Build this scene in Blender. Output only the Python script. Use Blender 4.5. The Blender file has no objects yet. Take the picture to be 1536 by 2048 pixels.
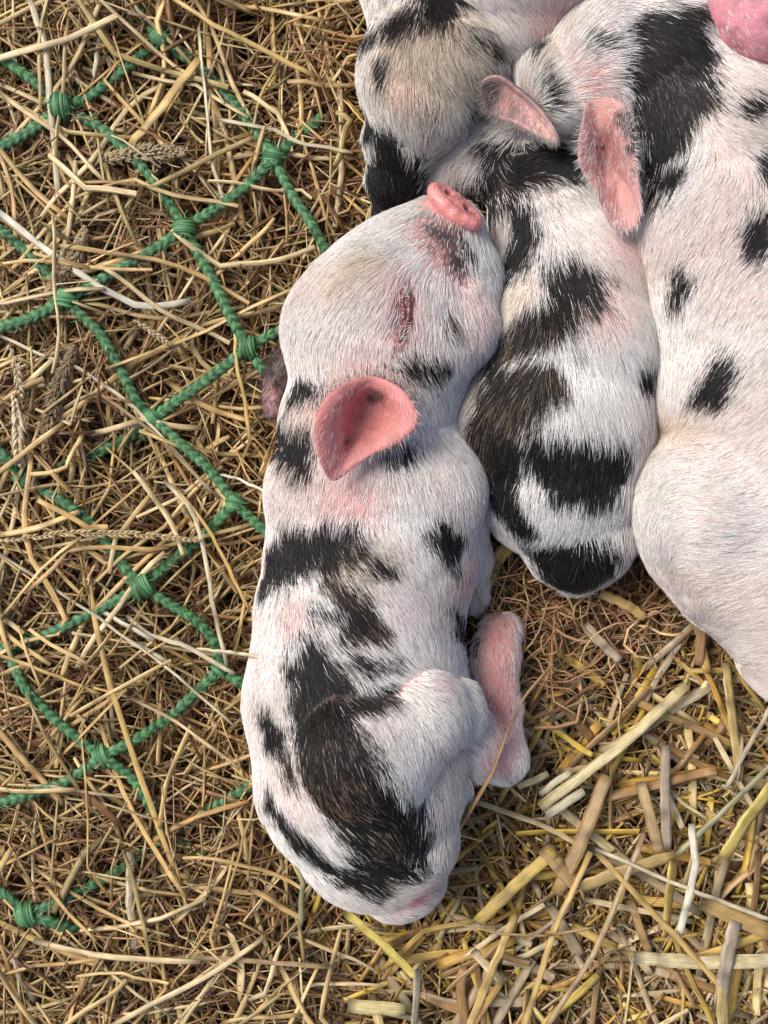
import bpy, math, numpy as np
from mathutils import Vector
rng = np.random.default_rng(11)

# ------------------------------------------------------------------ camera, world, sun, exposure
S = 0.00023            # metres per photograph pixel on the ground
H = 0.56               # camera height
scene = bpy.context.scene
cd = bpy.data.cameras.new('camera'); cam = bpy.data.objects.new('camera', cd)
scene.collection.objects.link(cam); scene.camera = cam
cam.location = (0, 0, H); cam.rotation_euler = (0, 0, 0)
cd.sensor_fit = 'VERTICAL'; cd.sensor_height = 24
cd.lens = 24 * H / (2048 * S)
cd.clip_start = 0.01; cd.clip_end = 50
w = bpy.data.worlds.new('World'); scene.world = w; w.use_nodes = True
nt = w.node_tree; bg = nt.nodes['Background']
sky = nt.nodes.new('ShaderNodeTexSky'); sky.sky_type = 'NISHITA'; sky.sun_disc = False
SUN_EL, SUN_AZ = math.radians(52), math.radians(298)      # azimuth clockwise from +Y
sky.sun_elevation = SUN_EL; sky.sun_rotation = SUN_AZ; sky.dust_density = 3.0; sky.air_density = 1.0
nt.links.new(sky.outputs[0], bg.inputs[0]); bg.inputs[1].default_value = 0.075
sl = bpy.data.lights.new('sun', 'SUN'); sun = bpy.data.objects.new('sun', sl); scene.collection.objects.link(sun)
sl.energy = 1.5; sl.angle = math.radians(30); sl.color = (1.0, 0.98, 0.95)
dv = Vector((math.sin(SUN_AZ) * math.cos(SUN_EL), math.cos(SUN_AZ) * math.cos(SUN_EL), math.sin(SUN_EL)))
sun.rotation_euler = dv.to_track_quat('Z', 'Y').to_euler(); sun.location = dv * 2
vs = scene.view_settings; vs.view_transform = 'Standard'; vs.look = 'None'; vs.gamma = 1; vs.use_curve_mapping = False
vs.exposure = 1.02
scene.render.resolution_x = 768; scene.render.resolution_y = 1024
scene.render.engine = 'CYCLES'
try: scene.cycles_curves.shape = 'RIBBONS'
except Exception: pass

# ------------------------------------------------------------------ helpers
C = scene.collection
def tag(o, label=None, cat=None, group=None, kind=None):
    if label: o['label'] = label
    if cat: o['category'] = cat
    if group: o['group'] = group
    if kind: o['kind'] = kind
    return o
def W(px, py, z):
    """photo pixel + real height (metres) -> world point"""
    k = (H - z) / H
    return np.array([(px - 768) * S * k, (1024 - py) * S * k, z])
def Wn(px, py, z):
    k = (H - z) / H
    return np.stack([(px - 768) * S * k, (1024 - py) * S * k, z], -1)
def empty(name, loc):
    o = bpy.data.objects.new(name, None); C.objects.link(o); o.location = loc; o.empty_display_size = 0.01
    return o
def mesh_obj(name, verts, faces, mat, parent=None, smooth=True, cols=None, uvs=None, loops_quads=True, loc=None):
    verts = np.asarray(verts, np.float32); faces = np.asarray(faces, np.int32)
    me = bpy.data.meshes.new(name); n = faces.shape[1]
    me.vertices.add(len(verts)); me.vertices.foreach_set('co', verts.ravel())
    me.loops.add(faces.size); me.loops.foreach_set('vertex_index', faces.ravel())
    me.polygons.add(len(faces)); me.polygons.foreach_set('loop_start', np.arange(0, faces.size, n, dtype=np.int32))
    if smooth: me.polygons.foreach_set('use_smooth', np.ones(len(faces), bool))
    if cols is not None:
        a = me.attributes.new('col', 'FLOAT_COLOR', 'POINT')
        c4 = np.ones((len(verts), 4), np.float32); c4[:, :3] = cols; a.data.foreach_set('color', c4.ravel())
    if uvs is not None:
        a = me.attributes.new('along', 'FLOAT_VECTOR', 'POINT')
        u3 = np.zeros((len(verts), 3), np.float32); u3[:, :uvs.shape[1]] = uvs; a.data.foreach_set('vector', u3.ravel())
    me.update(calc_edges=True); me.validate()
    me.materials.append(mat)
    o = bpy.data.objects.new(name, me); C.objects.link(o)
    if parent is not None: o.parent = parent; o.matrix_parent_inverse = parent.matrix_world.inverted() if False else o.matrix_parent_inverse
    if loc is not None: o.location = loc
    return o

# value noise on 3-D points
_lat = np.random.default_rng(5).random((32, 32, 32))
def noise3(p, f):
    q = p * f + 100.0; i = np.floor(q).astype(int); t = q - i; t = t * t * (3 - 2 * t)
    r = 0
    for a in (0, 1):
        for b in (0, 1):
            for c in (0, 1):
                wt = (t[..., 0] if a else 1 - t[..., 0]) * (t[..., 1] if b else 1 - t[..., 1]) * (t[..., 2] if c else 1 - t[..., 2])
                r = r + wt * _lat[(i[..., 0] + a) % 32, (i[..., 1] + b) % 32, (i[..., 2] + c) % 32]
    return r * 2 - 1
def sstep(a, b, x):
    t = np.clip((x - a) / (b - a), 0, 1); return t * t * (3 - 2 * t)

# ------------------------------------------------------------------ materials
def newmat(name):
    m = bpy.data.materials.new(name); m.use_nodes = True
    return m, m.node_tree, m.node_tree.nodes['Principled BSDF']
def N(nt, t, **kw):
    n = nt.nodes.new(t)
    for k, v in kw.items(): setattr(n, k, v)
    return n
def mat_fur():
    m, nt, b = newmat('fur_hair')
    a = N(nt, 'ShaderNodeAttribute', attribute_name='col'); nt.links.new(a.outputs['Color'], b.inputs['Base Color'])
    b.inputs['Roughness'].default_value = 0.5; b.inputs['Specular IOR Level'].default_value = 0.32
    return m
def mat_skin(name='skin', rough=0.5, bump=0.25, scale=900, sss=0.25, spec=0.4):
    m, nt, b = newmat(name)
    a = N(nt, 'ShaderNodeAttribute', attribute_name='col')
    tc = N(nt, 'ShaderNodeTexCoord')
    n1 = N(nt, 'ShaderNodeTexNoise'); n1.inputs['Scale'].default_value = 160; n1.inputs['Detail'].default_value = 6
    nt.links.new(tc.outputs['Object'], n1.inputs['Vector'])
    mr = N(nt, 'ShaderNodeMapRange'); mr.inputs[1].default_value = 0.3; mr.inputs[2].default_value = 0.7; mr.inputs[3].default_value = 0.8; mr.inputs[4].default_value = 1.12
    nt.links.new(n1.outputs['Fac'], mr.inputs[0])
    mx = N(nt, 'ShaderNodeMix', data_type='RGBA', blend_type='MULTIPLY'); mx.inputs[0].default_value = 1
    nt.links.new(a.outputs['Color'], mx.inputs[6]); nt.links.new(mr.outputs[0], mx.inputs[7])
    nt.links.new(mx.outputs[2], b.inputs['Base Color'])
    n2 = N(nt, 'ShaderNodeTexVoronoi'); n2.inputs['Scale'].default_value = scale
    nt.links.new(tc.outputs['Object'], n2.inputs['Vector'])
    n3 = N(nt, 'ShaderNodeTexNoise'); n3.inputs['Scale'].default_value = scale * 0.5; n3.inputs['Detail'].default_value = 8
    nt.links.new(tc.outputs['Object'], n3.inputs['Vector'])
    ad = N(nt, 'ShaderNodeMath', operation='ADD'); nt.links.new(n2.outputs['Distance'], ad.inputs[0]); nt.links.new(n3.outputs['Fac'], ad.inputs[1])
    bp = N(nt, 'ShaderNodeBump'); bp.inputs['Strength'].default_value = bump; bp.inputs['Distance'].default_value = 0.0006
    nt.links.new(ad.outputs[0], bp.inputs['Height']); nt.links.new(bp.outputs[0], b.inputs['Normal'])
    b.inputs['Roughness'].default_value = rough; b.inputs['Specular IOR Level'].default_value = spec
    b.inputs['Subsurface Weight'].default_value = sss; b.inputs['Subsurface Radius'].default_value = (1, 0.35, 0.2); b.inputs['Subsurface Scale'].default_value = 0.002
    return m
def mat_straw():
    m, nt, b = newmat('straw')
    a = N(nt, 'ShaderNodeAttribute', attribute_name='col')
    uv = N(nt, 'ShaderNodeAttribute', attribute_name='along')
    def nz(sx, sy, det=3):
        mp = N(nt, 'ShaderNodeMapping'); mp.inputs['Scale'].default_value = (sx, sy, 1)
        n = N(nt, 'ShaderNodeTexNoise'); n.inputs['Scale'].default_value = 1; n.inputs['Detail'].default_value = det
        nt.links.new(uv.outputs['Vector'], mp.inputs['Vector']); nt.links.new(mp.outputs[0], n.inputs['Vector']); return n
    fib = nz(60, 2200); big = nz(140, 220, 5)
    mr = N(nt, 'ShaderNodeMapRange'); mr.inputs[1].default_value = 0.32; mr.inputs[2].default_value = 0.66; mr.inputs[3].default_value = 0.62; mr.inputs[4].default_value = 1.15
    nt.links.new(fib.outputs['Fac'], mr.inputs[0])
    mr2 = N(nt, 'ShaderNodeMapRange'); mr2.inputs[1].default_value = 0.3; mr2.inputs[2].default_value = 0.7; mr2.inputs[3].default_value = 0.65; mr2.inputs[4].default_value = 1.12
    nt.links.new(big.outputs['Fac'], mr2.inputs[0])
    mu = N(nt, 'ShaderNodeMath', operation='MULTIPLY'); nt.links.new(mr.outputs[0], mu.inputs[0]); nt.links.new(mr2.outputs[0], mu.inputs[1])
    mx = N(nt, 'ShaderNodeMix', data_type='RGBA', blend_type='MULTIPLY'); mx.inputs[0].default_value = 1
    nt.links.new(a.outputs['Color'], mx.inputs[6]); nt.links.new(mu.outputs[0], mx.inputs[7])
    nt.links.new(mx.outputs[2], b.inputs['Base Color'])
    bp = N(nt, 'ShaderNodeBump'); bp.inputs['Strength'].default_value = 0.6; bp.inputs['Distance'].default_value = 0.0005
    nt.links.new(fib.outputs['Fac'], bp.inputs['Height']); nt.links.new(bp.outputs[0], b.inputs['Normal'])
    b.inputs['Roughness'].default_value = 0.36; b.inputs['Specular IOR Level'].default_value = 0.5
    return m
def mat_rope():
    m, nt, b = newmat('green_twine')
    a = N(nt, 'ShaderNodeAttribute', attribute_name='col')
    uv = N(nt, 'ShaderNodeAttribute', attribute_name='along')
    mp = N(nt, 'ShaderNodeMapping'); mp.inputs['Scale'].default_value = (260, 2600, 1)
    n = N(nt, 'ShaderNodeTexNoise'); n.inputs['Scale'].default_value = 1; n.inputs['Detail'].default_value = 4
    nt.links.new(uv.outputs['Vector'], mp.inputs['Vector']); nt.links.new(mp.outputs[0], n.inputs['Vector'])
    mr = N(nt, 'ShaderNodeMapRange'); mr.inputs[1].default_value = 0.3; mr.inputs[2].default_value = 0.7; mr.inputs[3].default_value = 0.5; mr.inputs[4].default_value = 1.5
    nt.links.new(n.outputs['Fac'], mr.inputs[0])
    mx = N(nt, 'ShaderNodeMix', data_type='RGBA', blend_type='MULTIPLY'); mx.inputs[0].default_value = 1
    nt.links.new(a.outputs['Color'], mx.inputs[6]); nt.links.new(mr.outputs[0], mx.inputs[7]); nt.links.new(mx.outputs[2], b.inputs['Base Color'])
    bp = N(nt, 'ShaderNodeBump'); bp.inputs['Strength'].default_value = 0.7; bp.inputs['Distance'].default_value = 0.0005
    nt.links.new(n.outputs['Fac'], bp.inputs['Height']); nt.links.new(bp.outputs[0], b.inputs['Normal'])
    b.inputs['Roughness'].default_value = 0.45
    return m
def mat_soil():
    m, nt, b = newmat('dark_soil')
    tc = N(nt, 'ShaderNodeTexCoord')
    n = N(nt, 'ShaderNodeTexNoise'); n.inputs['Scale'].default_value = 220; n.inputs['Detail'].default_value = 10
    nt.links.new(tc.outputs['Object'], n.inputs['Vector'])
    cr = N(nt, 'ShaderNodeValToRGB'); cr.color_ramp.elements[0].position = 0.35; cr.color_ramp.elements[0].color = (0.012, 0.008, 0.005, 1)
    cr.color_ramp.elements[1].position = 0.75; cr.color_ramp.elements[1].color = (0.09, 0.06, 0.036, 1)
    nt.links.new(n.outputs['Fac'], cr.inputs[0]); nt.links.new(cr.outputs[0], b.inputs['Base Color'])
    bp = N(nt, 'ShaderNodeBump'); bp.inputs['Strength'].default_value = 0.8; bp.inputs['Distance'].default_value = 0.002
    nt.links.new(n.outputs['Fac'], bp.inputs['Height']); nt.links.new(bp.outputs[0], b.inputs['Normal'])
    b.inputs['Roughness'].default_value = 0.9
    return m
M_FUR, M_SKIN, M_STRAW, M_ROPE, M_SOIL = mat_fur(), mat_skin(), mat_straw(), mat_rope(), mat_soil()
M_SNOUT = mat_skin('snout_skin', 0.28, 0.35, 1100, 0.3, 0.5)
M_EAR = mat_skin('ear_skin', 0.5, 0.25, 1300, 0.25, 0.35)

# ------------------------------------------------------------------ the ground
def ground_h(x, y):
    """top of the bedding in metres: hay lies a little thicker on the left"""
    p = np.stack([x, y, x * 0], -1)
    return 0.006 * noise3(p, 14) + 0.003 * noise3(p, 40) + 0.006 * sstep(0.0, -0.12, x)
gx = np.linspace(-1.5, 1.5, 161); GX, GY = np.meshgrid(gx, gx, indexing='ij')
GZ = ground_h(GX, GY) - 0.034
gv = np.stack([GX, GY, GZ], -1).reshape(-1, 3); idx = np.arange(161 * 161).reshape(161, 161)
gf = np.stack([idx[:-1, :-1], idx[1:, :-1], idx[1:, 1:], idx[:-1, 1:]], -1).reshape(-1, 4)
g = mesh_obj('ground', gv, gf, M_SOIL); tag(g, 'dark damp soil floor of the pen under the bedding', kind='structure')

# ------------------------------------------------------------------ implicit bodies
def smin(a, b, k):
    h = np.clip(0.5 + 0.5 * (b - a) / k, 0, 1); return b + (a - b) * h - k * h * (1 - h)
def rot_from(axis_x, up=(0, 0, 1)):
    x = np.array(axis_x, float); x /= np.linalg.norm(x); u = np.array(up, float)
    z = u - x * (u @ x); z /= np.linalg.norm(z); y = np.cross(z, x); return np.stack([x, y, z])   # rows = local axes
class Body:
    """list of primitives in metres; px = photograph pixels, z and r in photo pixels too"""
    def __init__(s): s.pr = []
    def pt(s, px, py, z): return W(px, py, z * S)
    def rad(s, z, r): return r * S * (H - z * S) / H
    def chain(s, pts, k=12, sub=False):
        for a, b in zip(pts[:-1], pts[1:]):
            s.pr.append(('c', s.pt(*a[:3]), s.pt(*b[:3]), s.rad(a[2], a[3]), s.rad(b[2], b[3]), k * S, sub)); 
        return s
    def ball(s, px, py, z, r, k=20, sub=False): return s.chain([(px, py, z, r), (px + .5, py, z, r)], k, sub)
    def ell(s, px, py, z, radii, axis, up=(0, 0, 1), k=10, sub=False):
        s.pr.append(('e', s.pt(px, py, z), np.array(radii) * S * (H - z * S) / H, rot_from(axis, up), 0, k * S, sub)); return s
    def __call__(s, p):
        d = None
        for q in s.pr:
            if q[0] == 'c':
                a, b, ra, rb = q[1], q[2], q[3], q[4]; ab = b - a
                t = np.clip(((p - a) @ ab) / (ab @ ab), 0, 1); dd = np.sqrt((((p - a) - t[..., None] * ab) ** 2).sum(-1)) - (ra + (rb - ra) * t)
            else:
                l = (p - q[1]) @ q[3].T; r = q[2]
                k0 = np.sqrt(((l / r) ** 2).sum(-1)); k1 = np.sqrt(((l / (r * r)) ** 2).sum(-1)) + 1e-9; dd = k0 * (k0 - 1) / k1
            if d is None: d = dd
            elif q[6]: d = -smin(-d, dd, q[5])
            else: d = smin(d, dd, q[5])
        return d
    def grad(s, p):
        e = 2e-4; g = np.stack([s(p + np.eye(3)[i] * e) - s(p - np.eye(3)[i] * e) for i in range(3)], -1)
        return g / (np.linalg.norm(g, axis=-1, keepdims=True) + 1e-12)
    def bounds(s):
        lo = np.full(3, 9.); hi = -lo
        for q in s.pr:
            if q[6]: continue
            if q[0] == 'c':
                for c, r in ((q[1], q[3]), (q[2], q[4])): lo = np.minimum(lo, c - r); hi = np.maximum(hi, c + r)
            else: r = q[2].max(); lo = np.minimum(lo, q[1] - r); hi = np.maximum(hi, q[1] + r)
        return lo - 0.006, hi + 0.006
    def hit(s, px, py):
        """where the line of sight through a photo pixel meets the body (n,3)"""
        px = np.atleast_1d(np.asarray(px, float)); py = np.atleast_1d(np.asarray(py, float))
        o = np.array([0, 0, H]); t = Wn(px, py, px * 0.0) - o; t /= np.linalg.norm(t, axis=-1, keepdims=True)
        d = np.full(len(px), H - 0.13); best = np.full(len(px), 9.); bd = d.copy()
        for _ in range(70):
            p = o + t * d[:, None]; v = s(p); m = v < best; best[m] = v[m]; bd[m] = d[m]
            d = d + np.clip(v * 0.8, 0, None)
            d = np.minimum(d, H * 1.1)
        d = np.where(best < 5e-4, bd, bd); return o + t * d[:, None]
    def mesh(s, h, sub=1):
        lo, hi = s.bounds(); n = np.ceil((hi - lo) / h).astype(int) + 1
        ax = [lo[i] + np.arange(n[i]) * h for i in range(3)]
        P = np.stack(np.meshgrid(*ax, indexing='ij'), -1); V = s(P.reshape(-1, 3)).reshape(n)
        ins = V < 0; c = n - 1
        cs = np.zeros(c); cp = np.zeros(tuple(c) + (3,))
        offs = [(a, b, d) for a in (0, 1) for b in (0, 1) for d in (0, 1)]
        def sl(o): return tuple(slice(o[i], o[i] + c[i]) for i in range(3))
        for o in offs:
            for i in range(3):
                if o[i] == 0:
                    o2 = list(o); o2[i] = 1
                    va, vb = V[sl(o)], V[sl(o2)]; m = (va < 0) != (vb < 0)
                    t = np.where(m, va / np.where(m, va - vb, 1), 0)
                    pos = [np.full(c, float(o[j])) for j in range(3)]; pos[i] = t
                    for j in range(3): cp[..., j] += np.where(m, pos[j], 0)
                    cs += m
        act = cs > 0; ids = np.full(tuple(c), -1); ids[act] = np.arange(act.sum())
        ii = np.argwhere(act); verts = lo + (ii + cp[act] / cs[act][:, None]) * h
        faces = []
        for i in range(3):
            j, k = (i + 1) % 3, (i + 2) % 3
            sa = [slice(None)] * 3; sb = [slice(None)] * 3; sa[i] = slice(0, -1); sb[i] = slice(1, None)
            m = ins[tuple(sa)] != ins[tuple(sb)]
            e = np.argwhere(m); e = e[(e[:, j] > 0) & (e[:, k] > 0) & (e[:, j] < c[j]) & (e[:, k] < c[k])]
            def gid(dj, dk):
                q = e.copy(); q[:, j] += dj; q[:, k] += dk; return ids[q[:, 0], q[:, 1], q[:, 2]]
            f = np.stack([gid(-1, -1), gid(0, -1), gid(0, 0), gid(-1, 0)], -1)
            flip = ~ins[tuple(sa)][e[:, 0], e[:, 1], e[:, 2]]; f[flip] = f[flip][:, ::-1]
            faces.append(f)
        faces = np.concatenate(faces)
        for lvl in range(sub + 1):
            for _ in range(2):
                verts = verts - s.grad(verts) * np.clip(s(verts), -h, h)[:, None]
            if lvl < sub:
                e = np.concatenate([faces[:, [a, (a + 1) % 4]] for a in range(4)]); es = np.sort(e, 1)
                key = es[:, 0].astype(np.int64) * len(verts) + es[:, 1]; u, inv = np.unique(key, return_inverse=True)
                ev = (verts[u // len(verts)] + verts[u % len(verts)]) / 2; nv = len(verts); nf = len(faces)
                fc = verts[faces].mean(1); E = inv.reshape(4, nf) + nv; F = np.arange(nf) + nv + len(ev)
                verts = np.concatenate([verts, ev, fc])
                faces = np.concatenate([np.stack([faces[:, a], E[a], F, E[(a - 1) % 4]], -1) for a in range(4)])
        return verts, faces

# ------------------------------------------------------------------ coat
WHITE = np.array([0.91, 0.87, 0.81]); CREAM = np.array([0.72, 0.60, 0.44]); BLACK = np.array([0.009, 0.008, 0.008]); BROWN = np.array([0.30, 0.165, 0.085])
PINK = np.array([0.66, 0.34, 0.30]); RED = np.array([0.74, 0.22, 0.20]); GREY = np.array([0.06, 0.05, 0.05])
def chain_dist(p, anchors, rads):
    best = np.full(len(p), 9.)
    if len(anchors) == 1: return np.linalg.norm(p - anchors[0], axis=-1) - rads[0]
    for a, b, ra, rb in zip(anchors[:-1], anchors[1:], rads[:-1], rads[1:]):
        ab = b - a; t = np.clip(((p - a) @ ab) / (ab @ ab + 1e-12), 0, 1)
        best = np.minimum(best, np.linalg.norm(p - a - t[:, None] * ab, axis=-1) - (ra + (rb - ra) * t))
    return best
class Coat:
    def __init__(s, body, patches, flow, pale=0.0):
        s.body = body; s.p = []; s.pale = pale
        for kind, pts in patches:
            pts = np.array(pts, float); a = body.hit(pts[:, 0], pts[:, 1]); r = pts[:, 2] * S * (H - a[:, 2]) / H
            s.p.append((kind, a, r))
        fl = np.array(flow, float); s.fa = body.hit(fl[:, 0], fl[:, 1]); s.fd = np.stack([fl[:, 2], -fl[:, 3], fl[:, 0] * 0], -1)
        s.fd /= np.linalg.norm(s.fd, axis=-1, keepdims=True)
    def masks(s, p, soft=0.0016, jit=None):
        n = 0.0030 * noise3(p, 130) + 0.0016 * noise3(p, 400)
        if jit is not None: n = n + jit
        out = {}
        for kind, a, r in s.p:
            d = chain_dist(p, a, r) + n * (1 if kind in 'kbw' else 0.6)
            sf = soft if kind in 'kbw' else (0.004 if kind in 'mn' else 0.011)
            m = sstep(sf, -sf, d); out[kind] = np.maximum(out.get(kind, 0), m)
        z = np.zeros(len(p)); return {k: (out[k] if k in out else z) for k in 'kbwrmcns'}
    def skin(s, p):
        m = s.masks(p, 0.003, -0.0022 + p[:, 0] * 0); c = PINK + (np.array([0.76, 0.52, 0.46]) - PINK) * s.pale
        c = np.repeat(c[None], len(p), 0); c = c * (1 + 0.10 * noise3(p, 60))[:, None]
        c = c + (RED - c) * (m['r'] * 0.45)[:, None]
        c = c + (np.array([0.17, 0.09, 0.07]) - c) * np.clip(m['m'] * (0.78 + 0.55 * noise3(p, 130) + 0.35 * noise3(p, 420)), 0, 1)[:, None]
        dk = np.maximum(m['k'], m['b']) * (1 - m['w']); c = c + (GREY - c) * (dk * 0.92)[:, None]
        return c
    def direction(s, p, nrm):
        d = np.zeros_like(p); 
        for a, f in zip(s.fa, s.fd): d += f / (((p - a) ** 2).sum(-1) + 4e-5)[:, None] ** 1.6
        d /= np.linalg.norm(d, axis=-1, keepdims=True) + 1e-9
        nz = np.stack([noise3(p, 55), noise3(p + 3.3, 55), noise3(p + 7.7, 55)], -1) * 0.16
        nz2 = np.stack([noise3(p, 190), noise3(p + 3.3, 190), noise3(p + 7.7, 190)], -1) * 0.10
        d = d + nz + nz2; d -= nrm * (d * nrm).sum(-1, keepdims=True)
        return d / (np.linalg.norm(d, axis=-1, keepdims=True) + 1e-9)

def make_hair(name, root, nrm, dirv, length, col0, col1, rad, parent, lift=0.13, curl=0.06, K=5):
    n = len(root); r_ = np.random.default_rng(n)
    length = length * r_.uniform(0.6, 1.15, n); lf = lift * r_.uniform(0.4, 1.5, n)
    side = np.cross(nrm, dirv); sw = r_.normal(0, curl, n); fz = r_.normal(0, 0.09, n)
    dirv = dirv + side * fz[:, None]
    t = np.linspace(0, 1, K)[None, :, None]; L = length[:, None, None]
    P = root[:, None] + L * (dirv[:, None] * t + nrm[:, None] * (lf[:, None, None] * (t - 0.55 * t * t)) + side[:, None] * (sw[:, None, None] * t * t))
    P[:, 0] -= nrm * 0.0004
    hc = bpy.data.hair_curves.new(name); hc.add_curves([K] * n)
    hc.attributes['position'].data.foreach_set('vector', P.astype(np.float32).ravel())
    ra = hc.attributes.get('radius') or hc.attributes.new('radius', 'FLOAT', 'POINT')
    prof = np.array([1.0, 1.0, 0.85, 0.6, 0.2])[:K]
    rr = (np.broadcast_to(np.asarray(rad), (n,))[:, None] * prof[None]); ra.data.foreach_set('value', rr.astype(np.float32).ravel())
    ca = hc.attributes.new('col', 'FLOAT_COLOR', 'POINT'); tt = np.linspace(0, 1, K)[None, :, None] ** 1.3
    c = np.ones((n, K, 4), np.float32); c[..., :3] = col0[:, None] * (1 - tt) + col1[:, None] * tt
    ca.data.foreach_set('color', c.ravel())
    hc.materials.append(M_FUR)
    o = bpy.data.objects.new(name, hc); C.objects.link(o); o.parent = parent
    return o
def sample(verts, faces, n, seed):
    r_ = np.random.default_rng(seed); tr = np.concatenate([faces[:, [0, 1, 2]], faces[:, [0, 2, 3]]])
    a, b, c = verts[tr[:, 0]], verts[tr[:, 1]], verts[tr[:, 2]]; cr = np.cross(b - a, c - a); ar = np.linalg.norm(cr, axis=1)
    ce = (a + b + c) / 3; q = ce[:, :2] * H / (H - ce[:, 2:3]); inframe = (np.abs(q[:, 0]) < 768 * S * 1.12) & (np.abs(q[:, 1]) < 1024 * S * 1.1)
    nz = cr[:, 2] / (ar + 1e-12)
    wgt = ar * np.where(nz > -0.25, 1.0, 0.12) * np.where(ce[:, 2] < -0.004, 0, 1) * np.where(inframe, 1, 0.12)
    i = r_.choice(len(tr), n, p=wgt / wgt.sum()); u, v = r_.random(n), r_.random(n); m = u + v > 1; u[m] = 1 - u[m]; v[m] = 1 - v[m]
    return a[i] + u[:, None] * (b[i] - a[i]) + v[:, None] * (c[i] - a[i]), float((wgt).sum() / 2)

def blend(a, b, m): return a + (b - a) * m[:, None]
def build_pig(root, body, coat, others, h, density, length, seed, warm=0.0, dark_hairs=0.035):
    """density: hairs per square mm"""
    v, f = body.mesh(h, 1)
    org = np.array(root.location)
    mesh_obj('body', v - org, f, M_SKIN, root, cols=np.clip(coat.skin(v), 0, 1))
    tr_area = None
    p, area = sample(v, f, 10, 1); n = int(area * 1e6 * density)
    p, _ = sample(v, f, n, seed); nr = body.grad(p)
    keep = np.ones(n, bool)
    for o in others: keep &= o(p) > -0.0015
    p, nr = p[keep], nr[keep]; n = len(p); r_ = np.random.default_rng(seed + 1)
    m = coat.masks(p, 0.0014, r_.normal(0, 0.0022, n)); d = coat.direction(p, nr)
    u = r_.random(n); isk = ((np.maximum(m['k'], m['b']) * (1 - m['w'])) > u) & (r_.random(n) > 0.008 + 0.035 * (m['b'] > m['k']))
    base = np.repeat(WHITE[None], n, 0) * (r_.uniform(0.74, 1.10, n) + 0.08 * noise3(p, 150))[:, None]
    cream = np.clip(0.30 * sstep(0.0, 0.8, noise3(p, 30)) + 0.25 * (r_.random(n) < 0.12) + m['c'] * 0.8 + warm, 0, 1); base = blend(base, CREAM, cream)
    pk = np.clip(m['s'] * 0.35 + m['r'] * 0.55 + 0.11 + 0.20 * noise3(p, 28), 0, 1); base = blend(base, np.array([0.82, 0.52, 0.47]), pk)
    drk = r_.random(n) < dark_hairs; base[drk] = base[drk] * 0.3
    odd = ~isk & ((np.maximum(m['k'], m['b']) * (1 - m['w'])) > 0.55); base[odd] = CREAM * (0.30 + 0.35 * (m['b'] > m['k']))[odd][:, None]
    tip = base * 1.03
    blk = BLACK[None] * r_.uniform(0.5, 2.0, n)[:, None]
    brind = sstep(-0.5, 0.6, noise3(p, 75) + 0.4 * noise3(p, 300)) * m['b'] * (1 - 0.85 * m['k']) * (r_.random(n) < 0.22)
    bt = blend(blk * 1.4, np.array([0.44, 0.27, 0.155]), brind); few = r_.random(n) < 0.05; bt[few] = BROWN * 0.5
    base = np.where(isk[:, None], blend(blk, BROWN * 0.4, brind * 0.5), base); tip = np.where(isk[:, None], bt, tip)
    L = length * (1 - 0.66 * m['m'] - 0.4 * m['n'] - 0.42 * m['s']) * (1 + 0.25 * noise3(p, 35))
    thin = (r_.random(n) > (np.maximum(0.45 * m['m'], 0.75 * m['n']) + 0.30 * m['s'] + 0.5 * m['r'] * (m['k'] < .3))) 
    cv = np.clip((0.004 - body(p + nr * 0.004)) / 0.004 * 2.2, 0, 1)
    p, nr, d, L, base, tip, cv = p[thin], nr[thin], d[thin], L[thin], base[thin], tip[thin], cv[thin]
    rad = np.random.default_rng(seed + 2).uniform(0.00005, 0.000105, len(p))
    make_hair('fur', p - org, nr, d, L, np.clip(base, 0, 1), np.clip(tip, 0, 1), rad, root, lift=0.14 + 0.55 * cv)
    return v, f

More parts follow.
